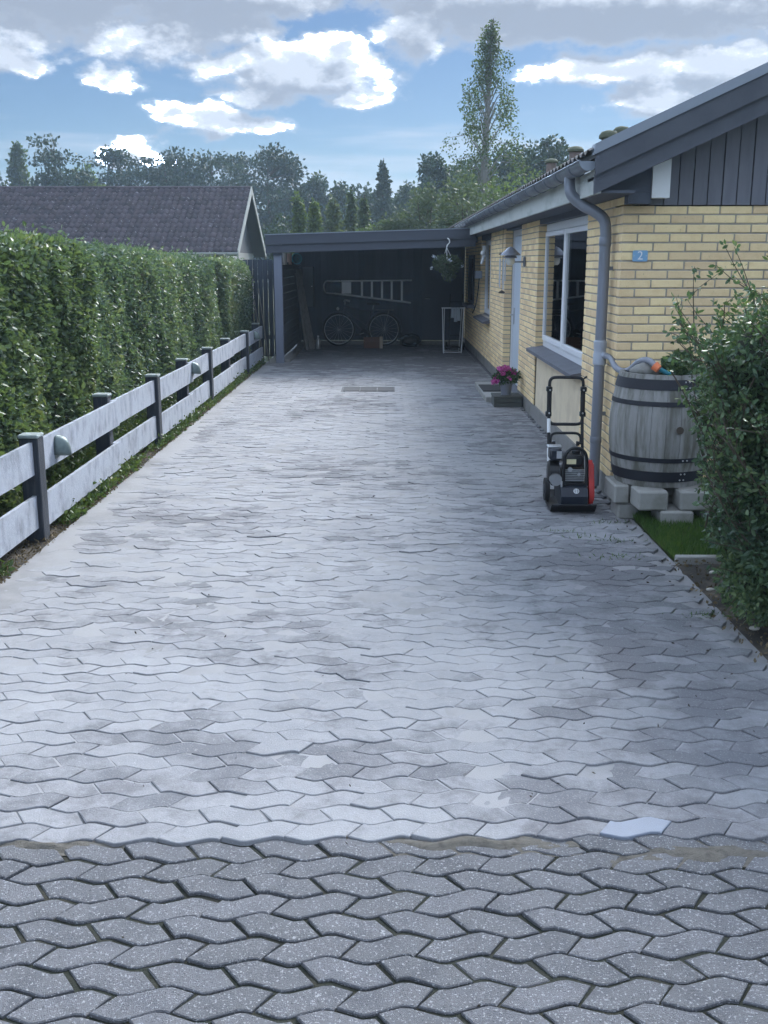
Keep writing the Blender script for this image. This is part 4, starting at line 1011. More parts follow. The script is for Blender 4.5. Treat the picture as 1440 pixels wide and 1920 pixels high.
# ================================================================== carport
CF, CB = 19.25, 23.75
cp = thing('carport', 'dark flat-roofed carport at the end of the drive', 'carport', (0, CF, 0))
rt_ = lambda x: 2.19+(x+2.15)*.030                            # underside of the roof, falling to the left
sl_ = MB().prism([(-2.15, rt_(-2.15)), (1.74, rt_(1.74)), (1.74, rt_(1.74)+.06), (-2.15, rt_(-2.15)+.06)], 'y', CF+.03, CB+.2).build('carport_roof', m_roof, cp)
for nm, o0, o1, y0_ in (('fascia_upper', -.075, .095, CF), ('fascia_lower', -.215, -.080, CF+.032)):
    MB().prism([(-2.18, rt_(-2.18)+o0), (1.60, rt_(1.60)+o0), (1.60, rt_(1.60)+o1), (-2.18, rt_(-2.18)+o1)], 'y', y0_, y0_+.03).build('fascia', m_carp_f, cp)
MB().prism([(-2.19, rt_(-2.19)+.096), (1.60, rt_(1.60)+.096), (1.60, rt_(1.60)+.112), (-2.19, rt_(-2.19)+.112)], 'y', CF-.012, CF+.10).build('roof_edging', m_metal_cap, cp)
for yy in (20.6, 22.0): MB().prism([(-2.0, rt_(-2.)-.13), (1.74, rt_(1.74)-.13), (1.74, rt_(1.74)-.002), (-2., rt_(-2.)-.002)], 'y', yy, yy+.06).build('rafter', m_carp, cp)
MB().box(-2.045, -1.900, CF+.10, CF+.235, -.05, rt_(-1.97)-.002, .006).build('post', m_post, cp)
MB().box(-2.05, -1.90, CF+.07, CF+.26, 1.93, 1.965).build('post_plate', m_carp, cp)
MB().box(-2.03, -1.92, CB-.15, CB-.04, -.05, rt_(-1.97)).build('post', m_carp_f, cp)
lw = MB().box(-2.02, -1.985, CF+.24, CB-.04, .05, .10).build('side_wall', m_carp_w, cp)
z = .07
while z < 1.72:
    MB().box(-1.984, -1.962, CF+.24, CB-.05, z, z+.138).build('board', m_carp_w, lw); z += .146
MB().box(-2.06, -1.90, CF+.24, CB-.05, 1.735, 1.765).build('shelf', m_carp_w, cp)
MB().box(-1.955, -1.80, CF+.3, CB-.05, -.02, .055, .01).build('base_curb', m_conc_d, cp)
bw = MB().box(-1.96, 1.74, CB+.022, CB+.06, .10, 2.29).build('back_wall', m_carp, cp)
x = -1.955; k = 0
while x < .70:
    MB().box(x, x+.115, CB-.004*(k % 2), CB+.02, .105, rt_(x)-.004).build('board', m_carp, bw)
    if k % 2 == 0: MB().box(x+.105, x+.135, CB-.022, CB-.005, .105, rt_(x)-.006).build('batten', m_carp, bw)
    x += .122; k += 1
MB().box(-1.96, 1.74, CB-.06, CB+.06, -.05, .095, .008).build('base_sill', m_conc_d, cp)
dr2 = MB().box(.80, 1.66, CB-.02, CB+.02, .105, 2.08, .004).build('shed_door', m_carp_f, cp)
MB().box(.735, .795, CB-.03, CB+.021, .105, 2.16).build('door_frame', m_carp, dr2); MB().box(1.665, 1.735, CB-.03, CB+.021, .105, 2.16).build('door_frame', m_carp, dr2); MB().box(.795, 1.665, CB-.03, CB+.021, 2.085, 2.16).build('door_frame', m_carp, dr2)
h = MB().tube([(.86, CB-.02, 1.02), (.86, CB-.06, 1.02), (.97, CB-.06, 1.02)], .010, 8); h.build('door_handle', m_alu, dr2)
# things stored in it
cb_ = thing('wall_cabinet', 'narrow grey cabinet hanging in the left back corner of the carport', 'cabinet', (-1.72, 23.4, .85))
MB().box(-1.84, -1.615, 23.3, CB-.025, .86, 1.72, .006).build('cabinet_body', m_carp_f, cb_); MB().box(-1.835, -1.62, 23.278, 23.298, .87, 1.71, .004).build('cabinet_door', MAT('cabinet_grey', (.10,.115,.14), .6, .2, 5, bump=.05), cb_); MB().ball((-1.64, 23.27, 1.3), .012, 8, 6).build('knob', m_alu, cb_)
for (y, r_, h_, mt, lb) in ((19.75, .055, .20, m_white, 'slim white can on the carport shelf right behind the post'), (20.35, .080, .215, m_alu, 'wide silver can on the carport shelf'), (21.4, .075, .22, m_pinkcan, 'beige-pink can on the carport shelf between silver can and teal bucket')):
    t_ = thing('can', lb, 'can', (-1.975, y, 1.765)); MB().lathe([(r_, 0), (r_, h_-.01), (r_*1.04, h_-.005), (r_*1.04, h_)], (-1.975, y, 1.7655), 18).build('can_body', mt, t_, smooth=True); MB().lathe([(r_*.9, 0), (r_*.9, .008)], (-1.975, y, 1.766+h_), 18).build('lid', m_steel, t_)
t_ = thing('teal_bucket', 'teal plastic bucket lying on its side on the carport shelf', 'bucket', (-1.93, 22.6, 1.88))
b = MB().lathe([(.105, .26), (.085, 0), (.01, 0)], (0,0,0), 24, cap=False); b.lathe([(.098, .26), (.079, .008), (.01, .008)], (0,0,0), 24, cap=False); b.lathe([(.105, .255), (.116, .255), (.116, .275), (.098, .275)], (0,0,0), 24, cap=False)
b.xf(Matrix.Translation((-1.90, 22.85, 1.885)) @ Matrix.Rotation(R(90), 4, 'X')); b.build('bucket_body', m_teal, t_, smooth=True)
for i, (x0_, y0_, x1_, y1_, z1_, w_, lb) in enumerate(((-1.60, 22.35, -1.88, 22.75, 1.66, .12, 'broad grey plank leaning in the left of the carport'), (-1.69, 22.20, -1.90, 22.45, 1.58, .06, 'narrow grey batten leaning left of the broad plank'), (-1.55, 22.50, -1.84, 22.95, 1.40, .05, 'short grey batten leaning right of the broad plank'))):
    d = Vector((x1_-x0_, y1_-y0_, z1_)); L = d.length; b = MB().box(-w_/2, w_/2, -.018, .018, 0, L, .003); b.xf(Matrix.Translation((x0_, y0_, .006)) @ d.to_track_quat('Z', 'Y').to_matrix().to_4x4())
    tag(b.build('plank', m_lumber), lb, 'plank', 'timber leaning in the carport')
bt = thing('silver_bottle', 'small shiny silver bottle on the carport floor beside the planks', 'bottle', (-1.47, 22.55, 0))
MB().lathe([(.045, 0), (.048, .02), (.048, .18), (.02, .23), (.016, .25)], (-1.47, 22.55, .004), 16).build('bottle_body', m_steel, bt, smooth=True); MB().lathe([(.02, 0), (.02, .03)], (-1.47, 22.55, .255), 12).build('cap', m_white, bt)
# step ladder hung on the wall
ld = thing('ladder', 'silver aluminium step ladder hung sideways on the carport back wall', 'ladder', (-.45, CB-.09, 1.2))
yl = CB-.10
top = [(-1.34, yl, 1.39), (-1.1, yl, 1.405), (.56, yl, 1.425)]; bot = [(-1.34, yl, 1.155), (-1.1, yl, 1.135), (.54, yl, .935)]
MB().tube(arc([(-1.16, yl, 1.405), (-1.32, yl, 1.405), (-1.385, yl, 1.36), (-1.395, yl, 1.27), (-1.375, yl, 1.17), (-1.30, yl, 1.145), (-1.16, yl, 1.135)], 5), .015, 8).build('top_bow', m_ladder, ld, smooth=True)
MB().tube([(-1.16, yl, 1.405), (.56, yl, 1.425)], .017, 8).build('rail', m_ladder, ld, smooth=True); MB().tube([(-1.16, yl, 1.135), (.54, yl, .935)], .020, 8).build('rail', m_ladder, ld, smooth=True)
for x in (-.55, -.33, -.105, .11, .335):
    zt = 1.405+(x+1.16)*.0116-.012; zb = 1.135-(x+1.16)*.1176+.014; MB().box(x-.022, x+.022, yl-.03, yl+.03, zb, zt, .003).build('tread', m_ladder, ld)
MB().box(-1.0, -.79, yl-.05, yl-.025, 1.135, 1.385, .004).build('platform', m_ladder, ld)
MB().tube([(-1.02, yl-.02, 1.41), (-1.02, CB-.02, 1.50)], .006, 6).build('wall_hook', m_carp_f, ld)
# bicycle
by = 23.36
bk = thing('bicycle', 'dark city bicycle parked below the ladder in the carport', 'bicycle', (-.55, by, 0))
def wheel(x, r_, tilt=0.):
    t = MB(); pts = [(x+r_*math.cos(i*math.pi/18), by, r_+.02+r_*math.sin(i*math.pi/18)) for i in range(37)]
    wl_ = t.tube(pts, .019, 8, cap=False).build('tyre', m_rubber, bk, smooth='all')
    MB().tube([(x+(r_-.028)*math.cos(i*math.pi/18), by, r_+.02+(r_-.028)*math.sin(i*math.pi/18)) for i in range(37)], .009, 6, cap=False).build('rim', m_alu, wl_, smooth='all')
    s_ = MB()
    for i in range(18): s_.tube([(x, by, r_+.02), (x+(r_-.03)*math.cos(i*math.pi/9+.1), by+(.02 if i % 2 else -.02)*0, r_+.02+(r_-.03)*math.sin(i*math.pi/9+.1))], .0018, 4)
    s_.build('spokes', m_alu, wl_); MB().tube([(x, by-.05, r_+.02), (x, by+.05, r_+.02)], .02, 10).build('hub', m_steel, wl_)
wheel(-1.06, .345); wheel(-.06, .345)
m_bike = MAT('bike_paint', (.10,.11,.14), .4, .2, 8, bump=.02, metal=.3)
bb = Vector((-.50, by, .29)); hd = Vector((-.93, by, .86)); hd2 = Vector((-.955, by, .74)); st_ = Vector((-.31, by, .80)); rh = Vector((-.06, by, .365)); fh = Vector((-1.06, by, .365))
f = MB(); f.tube([bb, st_], .017, 8); f.tube([hd, st_+Vector((-.01, 0, -.04))], .017, 8); f.tube([hd2, bb], .020, 8); f.tube([hd2+Vector((.02, 0, .05)), bb+Vector((.05, 0, .16))], .012, 8); f.tube([hd2, hd+Vector((.015, 0, .05))], .021, 8)
for s_ in (-.05, .05): f.tube([bb+Vector((0, s_*.4, 0)), rh+Vector((0, s_, 0))], .010, 6); f.tube([st_+Vector((0, s_*.3, -.06)), rh+Vector((0, s_, 0))], .009, 6)
f.build('frame', m_bike, bk, smooth=True)
f = MB()
for s_ in (-.05, .05): f.tube(arc([hd2, hd2+Vector((-.03, s_, -.12)), fh+Vector((.03, s_, .12)), fh+Vector((0, s_, 0))], 4), .011, 6)
f.build('fork', m_bike, bk, smooth=True)
MB().tube(arc([(-.80, by-.29, .98), (-.90, by-.25, 1.0), (-.945, by-.08, .99), (-.92, by, .965), (-.945, by+.08, .99), (-.90, by+.22, 1.0), (-.82, by+.25, .98)], 5), .012, 8).build('handlebar', m_steel, bk, smooth=True)
MB().tube([hd, (-.92, by, .965)], .014, 8).build('stem', m_steel, bk)
MB().tube([st_, (-.285, by, .90)], .013, 8).build('seat_post', m_alu, bk)
MB().prism([(-.43, -.02), (-.40, -.03), (-.26, -.075), (-.17, -.075), (-.16, 0), (-.17, .075), (-.26, .075), (-.40, .03), (-.43, .02)], 'z', .90, .945).xf(Matrix.Translation((0, by, 0))).build('saddle', m_rubber, bk, smooth=True)
MB().tube([(-.06+.385*math.cos(R(a)), by, .365+.385*math.sin(R(a))) for a in range(-10, 171, 12)], .017, 8).build('mudguard', m_bike, bk, smooth=True)
MB().tube([(-1.06+.385*math.cos(R(a)), by, .365+.385*math.sin(R(a))) for a in range(40, 171, 12)], .017, 8).build('mudguard', m_bike, bk, smooth=True)
r_ = MB(); 
for s_ in (-.05, .05): r_.tube([(-.25, by+s_, .79), (.16, by+s_, .79)], .006, 6); r_.tube([(.05, by+s_, .79), (-.06, by+s_, .365)], .005, 6)
r_.build('luggage_rack', m_steel, bk)
MB().tube([(-.50, by-.06, .29), (-.50, by-.045, .29)], .085, 22).build('chainring', m_rubber, bk); MB().tube([(-.50, by-.07, .29), (-.64, by-.07, .255)], .010, 6).build('crank_arm', m_steel, bk); MB().tube([(-.50, by+.07, .29), (-.36, by+.07, .325)], .010, 6).build('crank_arm', m_steel, bk)
for x_, z_, s_ in ((-.64, .255, -.12), (-.36, .325, .12)): MB().box(x_-.045, x_+.045, by+s_-.045, by+s_+.045, z_-.012, z_+.012, .003).build('pedal', m_rubber, bk)
fl_ = MB().tube([(-1.06, by-.02, .82), (-1.10, by-.02, .82)], [.045, .035], 14).build('headlight', m_steel, bk, smooth=True); MB().ball((-1.075, by-.07, .82), .034, 12, 8).build('lens', m_white, fl_, smooth='all')
MB().tube([(-.45, by, .28), (-.40, by-.16, .006)], .008, 6).build('kickstand', m_steel, bk)
# crate, board, bag
cr = thing('crate', 'low brown wooden crate under the bicycle', 'crate', (-.25, 22.85, 0))
for z_ in (.01, .085, .16): 
    MB().box(-.50, -.12, 22.72, 22.735, z_, z_+.062).build('slat', m_box, cr); MB().box(-.50, -.12, 22.985, 23.0, z_, z_+.062).build('slat', m_box, cr)
    MB().box(-.50, -.486, 22.736, 22.984, z_, z_+.062).build('slat', m_box, cr); MB().box(-.134, -.12, 22.736, 22.984, z_, z_+.062).build('slat', m_box, cr)
MB().box(-.486, -.134, 22.736, 22.984, .004, .016).build('crate_floor', m_box, cr)
ob = MB().box(-.155, -.085, 22.66, 22.70, .004, .255, .003); tag(ob.build('wood_offcut', MAT('pale_offcut', (.42,.33,.24), .85, .2, 8, bump=.2)), 'pale upright wood offcut in front of the brown crate', 'wood offcut')
bag = MB().ball((0, 0, .13), (.24, .17, .15), 22, 14, -.86)
bag.v = [(x*(1+.22*fbm(x*7, y*7, z*7)), y*(1+.22*fbm(y*7, z*7, x*7)), z*(1+.18*fbm(x*9, z*9))) for x, y, z in bag.v]; zm = min(v[2] for v in bag.v); bag.v = [(x, y, z-zm+.002) for x, y, z in bag.v]
o = bag.build('rubbish_bag', MAT('shiny_black_plastic', (.012,.013,.016), .22, .3, 14, bump=.8, bscale=26), smooth='all'); o.location = (.52, 23.2, 0); tag(o, 'shiny black rubbish bag on the floor beside the shed door', 'bag')
# white tube rack with cloths
rk = thing('clothes_rack', 'white tubular rack with pale cloths standing before the shed door', 'rack', (1.36, 21.75, 0))
rk_f = arc([(1.14, 21.62, .90), (1.165, 21.55, .06), (1.20, 21.52, .022), (1.50, 21.52, .022), (1.535, 21.55, .06), (1.575, 21.62, .90)], 6)
MB().tube(rk_f, .011, 8).build('front_frame', m_frame, rk, smooth=True)
MB().tube(arc([(1.18, 21.62, .90), (1.195, 21.95, .06), (1.23, 21.98, .022), (1.48, 21.98, .022), (1.51, 21.95, .06), (1.535, 21.62, .90)], 6), .009, 8).build('rear_frame', m_frame, rk, smooth=True)
MB().tube([(1.12, 21.62, .905), (1.595, 21.62, .905)], .012, 8).build('top_bar', m_frame, rk, smooth=True)
MB().box(1.20, 1.50, 21.56, 21.93, .10, .115).build('shelf', m_rubber, rk)
for i, x in enumerate((1.345, 1.41, 1.47)):
    cv = []; n_ = 7
    b = MB(); vs = []; L = .21+.05*(i % 2)+.03*i
    for j in range(9):
        for k2 in range(n_):
            u_ = k2/(n_-1)-.5; vs.append((x+u_*.055*(1+.35*j/8), 21.597-.012*math.sin(u_*9+i)-.006*j/8, .918-L*j/8))
    fs = [(j*n_+k2, j*n_+k2+1, (j+1)*n_+k2+1, (j+1)*n_+k2) for j in range(8) for k2 in range(n_-1)]
    b.add(vs, fs); o = b.build('cloth', m_cloth, smooth='all', fix=False); o.modifiers.new('thick', 'SOLIDIFY').thickness = .006
    tag(o, ['short pale cloth hanging leftmost on the white rack', 'longer pale cloth hanging in the middle of the white rack', 'pale crumpled cloth hanging rightmost on the white rack'][i], 'cloth', 'cloths on the white rack')
tr_ = thing('sack_trolley', 'dark sack trolley leaning behind the white rack', 'trolley', (1.45, 22.3, 0))
for x in (1.32, 1.58): MB().tube([(x, 22.25, .10), (x+.03, 22.6, 1.15)], .013, 8).build('side_tube', m_black, tr_, smooth=True)
for t in (.2, .5, .85): MB().tube([(1.32+.03*t, 22.25+.35*t, .10+1.05*t), (1.58+.03*t, 22.25+.35*t, .10+1.05*t)], .010, 8).build('cross_tube', m_black, tr_, smooth=True)
MB().box(1.30, 1.60, 22.05, 22.26, .012, .022).build('toe_plate', m_black, tr_)
for x in (1.27, 1.63): MB().tube([(x-.02, 22.30, .085), (x+.02, 22.30, .085)], .083, 18).build('wheel', m_rubber, tr_, smooth=True)
# hanging basket
hb = thing('hanging_basket', 'hanging basket of trailing green plants on a white hook at the carport', 'hanging plant', (1.09, CF-.10, 1.7))
hx, hy = 1.09, CF-.09; zt = rt_(hx)-.06
MB().tube(arc([(hx, CF, zt-.005), (hx, CF-.05, zt+.0), (hx+.02, hy, zt-.02), (hx+.03, hy, zt-.07), (hx-.01, hy, zt-.12), (hx-.02, hy, zt-.16)], 5), .010, 8).build('hook', m_white, hb, smooth=True)
for i in range(3): a = i*2.1+.4; MB().tube([(hx-.02, hy, zt-.16), (hx+.13*math.cos(a), hy+.13*math.sin(a), 1.80)], .005, 5).build('hanger_strap', m_white, hb)
MB().lathe([(.07, -.12), (.12, -.02), (.135, 0), (.125, 0), (.02, -.01)], (hx, hy, 1.80), 20).build('pot', m_bark, hb, smooth=True)
P1, u1 = cl(1500, (hx, hy, 1.79), (.27, .22, .15)); P2, u2 = cl(500, (hx+.02, hy, 1.66), (.13, .12, .16))
leaves('foliage', np.concatenate([P1, P2]), .05, l_grey, hb, out=np.concatenate([u1, u2])*.6, droop=.4, aspect=.6, six=True)
P3 = np.array([[hx-.24, hy-.05, 1.93], [hx-.22, hy-.04, 1.89], [hx-.25, hy, 1.91], [hx+.26, hy-.05, 1.74], [hx+.25, hy-.1, 1.76], [hx+.02, hy-.2, 1.86], [hx-.28, hy, 1.72]])
leaves('flowers', np.repeat(P3, 7, 0)+rng.normal(size=(49, 3))*.014, .035, m_cloth, hb, aspect=.9)
# sensor lamp and small box at the eaves end
sn = thing('sensor_light', 'small white outdoor sensor light under the eaves by the carport', 'light', (1.70, 19.0, 2.0))
MB().box(1.70, 1.748, 18.02-.9+1.85, 19.07, 1.90, 2.10, .006).build('housing', m_white, sn); MB().tube([(1.72, 19.02, 1.90), (1.68, 19.02, 1.78)], [.028, .020], 12).build('sensor_arm', m_white, sn, smooth=True); MB().ball((1.69, 18.62+.2, 1.97), .045, 12, 8).build('lamp_globe', m_white, sn, smooth='all')
tb = MB().box(1.62, 1.749, 19.55, 19.72, 1.52, 1.66, .006); tag(tb.build('junction_box', m_metal_cap), 'grey electric box on the brick wall inside the carport', 'electric box')
cbx = MB().tube(arc([(1.70, 19.6, 1.52), (1.705, 19.9, 1.25), (1.70, 20.3, 1.0), (1.68, 20.7, .85)], 6), .012, 6); tag(cbx.build('cable', m_rubber, smooth=True), 'black cable hanging down the wall inside the carport', 'cable')

# ================================================================== neighbour's house behind the hedge
NX, E0, RG, E1, NL = -4.85, 35., 39., 43., -19.
NE, NRZ = 2.10, 4.36
nh = thing('neighbour_house', 'low neighbour house with long brown tiled roof behind the hedge', 'house', (NX, E0, 0))
NW = MB().box(NL, NX-.45, E0+.45, E1-.45, -.1, 2.15).build('wall', m_nwall, nh)
MB().prism([(E0+.45, 2.152), (E1-.45, 2.152), (RG, NRZ-.12)], 'x', NX-.50, NX-.45).build('gable', m_nwood, nh)
nb = MB(); nb.prism([(E0, NE), (RG, NRZ), (RG, NRZ+.03), (E0, NE+.03)], 'x', NL, NX-.03); nb.prism([(E1, NE), (RG, NRZ), (RG, NRZ+.03), (E1, NE+.03)], 'x', NL, NX-.03)
nroof = nb.build('roof', m_nwood, nh)
MB().prism([(E0-.02, NE-.16), (RG, NRZ-.16), (RG, NRZ+.10), (E0-.02, NE+.10)], 'x', NX-.028, NX+.01).build('verge_board', m_nverge, nroof)
MB().prism([(E1+.02, NE-.16), (RG+.002, NRZ-.16), (RG+.002, NRZ+.10), (E1+.02, NE+.10)], 'x', NX-.028, NX+.01).build('verge_board', m_nverge, nroof)
MB().prism([(E0+.05, NE-.09), (E0+.05, NE-.06), (RG, NRZ-.08), (E1-.05, NE-.06), (E1-.05, NE-.09), (RG, NRZ-.11)], 'x', NX-.449, NX-.029).build('verge_soffit', m_nwood, nroof)
TW, TL = .205, .345; sl2 = math.atan2(NRZ-NE, RG-E0); slen = math.hypot(NRZ-NE, RG-E0); nrow = int(slen/TL)+1; TLr = slen/nrow
vs = []; xs_ = [(0, .0), (.045, .040), (.09, .050), (.13, .030), (.17, .004), (TW+.004, 0)]
for y_, dz_ in ((-.03, .022), (TLr+.03, .002)):
    for x, z in xs_: vs.append((x, y_*math.cos(sl2)-(z+dz_)*math.sin(sl2), y_*math.sin(sl2)+(z+dz_)*math.cos(sl2)))
for x, z in xs_: y_ = -.03; vs.append((x, y_*math.cos(sl2)-(z-.004)*math.sin(sl2), y_*math.sin(sl2)+(z-.004)*math.cos(sl2)))
nk = len(xs_); fs = [(i, i+1, nk+i+1, nk+i) for i in range(nk-1)]+[(2*nk+i, 2*nk+i+1, i+1, i) for i in range(nk-1)]
tme = bpy.data.meshes.new('tile'); tme.from_pydata(vs, [], fs); tme.materials.append(m_tile); tme.polygons.foreach_set('use_smooth', [True]*len(fs)); tv = np.array(vs)
sp_ = []
for r_ in range(nrow):
    for c in range(int((NX-NL)/TW)): sp_.append((c*1.0 if r_ > 1 else 500+c, NX-.035-(c+1)*TW, E0+r_*TLr*math.cos(sl2), NE+.03+r_*TLr*math.sin(sl2)))
sp_.sort(); V = []; Fc = []
for q, (pr, x, y, z) in enumerate(sp_):
    jz = random.gauss(0, .004)
    if q < 300: o = bpy.data.objects.new('tile', tme); link(o, nroof); o.location = Vector((x, y, z+jz))-org(nroof); o.rotation_euler = (random.gauss(0, .006), random.gauss(0, .012), 0)
    else: base = len(V); V += (tv+np.array([x, y, z+jz])-np.array(org(nroof))).tolist(); Fc += [tuple(i+base for i in f) for f in fs]
me = bpy.data.meshes.new('tile_field'); me.from_pydata(V, [], Fc); me.materials.append(m_tile); me.polygons.foreach_set('use_smooth', [True]*len(Fc)); o = bpy.data.objects.new('tile_field', me); link(o, nroof); stuff(o)
x = NX-.03
while x > NL:
    MB().tube([(x, RG, NRZ+.03), (x-.40, RG, NRZ+.035)], [.085, .075], 10).build('ridge_tile', m_tile, nroof, smooth=True); x -= .37
gtn = MB().tube([(NL, E0-.06, NE-.02), (NX, E0-.06, NE-.02)], .05, 10); gtn.build('gutter', m_nverge, nh, smooth=True)
fpole = thing('flagpole', 'white flagpole beyond the tiled roof at the left edge', 'flagpole', (-19.3, 52, 0))
MB().tube([(-19.3, 52, 0), (-19.3, 52, 6.35)], [.06, .035], 10).build('pole', m_white, fpole, smooth=True); MB().ball((-19.3, 52, 6.38), .06, 10, 8).build('finial', m_alu, fpole, smooth='all')

# ================================================================== shrub at the right
sh = thing('shrub', 'big leafy green shrub leaning over the drive at the right edge', 'shrub', (2.45, 5.1, 0))
tips = []; bs = MB(); pts = []; outs = []
XM = lambda z: float(np.interp(z, [0, .3, .67, .9, 1.1, 1.21, 1.42, 1.65, 1.85, 2.1], [1.80, 1.66, 1.56, 1.55, 1.50, 1.40, 1.37, 1.37, 1.52, 1.72]))
def stem(p0, d, L, r_, lv, leaf_from=.3, dens=1.):
    p = Vector(p0); d = Vector(d).normalized(); n_ = max(3, int(L/.09)); path = [p.copy()]
    for i in range(n_):
        d = (d+Vector((random.gauss(0, .10), random.gauss(0, .10), random.gauss(.02, .07)))).normalized(); p = p+d*(L/n_)
        if p.x < XM(p.z)*(p.y*.97+.2)/5.15 or p.z < .02: break
        path.append(p.copy())
        t = (i+1)/n_
        if t > leaf_from:
            for _ in range(int(4*dens+random.random())):
                o_ = Vector((random.gauss(0, 1), random.gauss(0, 1), random.gauss(.1, .7))).normalized(); pts.append(tuple(p+o_*.012)); outs.append(tuple(o_+d*.5))
        if lv > 0 and t > .22 and random.random() < .75:
            sd_ = (d+Vector((random.gauss(0, .75), random.gauss(0, .75), random.gauss(.05, .4)))).normalized()
            stem(p, sd_, L*(.30+.25*random.random())*(1.1-t*.5), r_*.5, lv-1, .05, dens)
    if len(path) > 1: bs.tube(path, [r_*(1-.8*i/len(path)) for i in range(len(path))], 5)
for i in range(96):
    a = random.random()*6.28; e = random.random()**.5
    x0_, y0_ = 2.40+.30*math.cos(a)*e, 5.15+.50*math.sin(a)*e
    lean = Vector((math.cos(a)*.55*e-.05, math.sin(a)*.55*e, 1.))
    stem((x0_, y0_, .0), lean, random.uniform(1.0, 1.62)*(1.1-.15*e), .010, 2)
for (x0_, y0_, d, L) in ((2.25, 5.1, (-.30, .15, 1.0), 1.45), (2.15, 5.2, (-.62, .05, .8), 1.45), (2.2, 5.0, (-.55, .2, 1.), 1.5), (2.3, 5.2, (-.10, .1, 1.2), 1.95), (2.42, 5.2, (-.02, .0, 1.2), 2.05), (2.1, 5.3, (-.5, .3, .75), 1.3), (2.35, 5.0, (-.15, -.1, 1.2), 1.85), (2.3, 5.2, (-.38, .0, 1.0), 1.7), (2.45, 5.3, (-.22, .0, 1.), 1.8), (2.2, 5.1, (-.75, .0, .62), 1.2), (2.2, 4.9, (-.6, .0, .5), 1.0)):
    stem((x0_, y0_, .05), d, L, .009, 1, .25, 1.3)
bs.build('stems', m_twig, sh)
pts_ = np.array(pts); leaves('foliage', pts_, .031, l_shrub, sh, out=np.array(outs)*.6, droop=.25, aspect=.55, six=True)
n = 130000; u = rng.normal(size=(n, 3)); u /= np.linalg.norm(u, axis=1)[:, None]
lob = [((2.42, 5.10, .82), (.64, .72, .85)), ((2.22, 4.95, .50), (.50, .55, .50)), ((2.62, 5.2, 1.25), (.62, .6, .65)), ((2.03, 5.12, .62), (.40, .45, .50)), ((2.15, 5.2, 1.12), (.50, .50, .42)), ((1.98, 5.15, 1.32), (.50, .45, .36)), ((2.5, 5.1, 1.62), (.50, .5, .40)), ((2.0, 5.0, .35), (.36, .45, .36)), ((2.75, 4.8, .7), (.6, .5, .7))]
sel = rng.integers(0, len(lob), n); C = np.array([l[0] for l in lob])[sel]; RR = np.array([l[1] for l in lob])[sel]
P = C+u*RR*(rng.random(n)**.28)[:, None]*(.86+.14*np.sin(u[:, :1]*9+u[:, 2:]*7)); ok = (P[:, 2] > .04) & (P[:, 0] > np.interp(P[:, 2], [0, .3, .67, .9, 1.1, 1.21, 1.42, 1.65, 1.85, 2.1], [1.80, 1.70, 1.62, 1.62, 1.60, 1.55, 1.55, 1.66, 1.82, 2.0])*(P[:, 1]*.97+.2)/5.15+rng.normal(size=n)*.05) & (rng.random(n) < np.interp(P[:, 2], [0, 1.0, 1.35, 1.7, 2.0], [1, 1, .75, .5, .3]))
leaves('dense_foliage', P[ok], .030, l_shrub, sh, out=u[ok]*.6, droop=.35, aspect=.55, six=True)
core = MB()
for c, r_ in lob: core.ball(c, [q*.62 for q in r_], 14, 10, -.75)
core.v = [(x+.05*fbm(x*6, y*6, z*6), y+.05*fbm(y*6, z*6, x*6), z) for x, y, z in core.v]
core.build('shade_core', MAT('shrub_shade_core', (.022,.028,.018), .95, .5, 20, bump=.8, bscale=30), sh, smooth='all')  # dark core like that of the hedges, added to block light between leaves

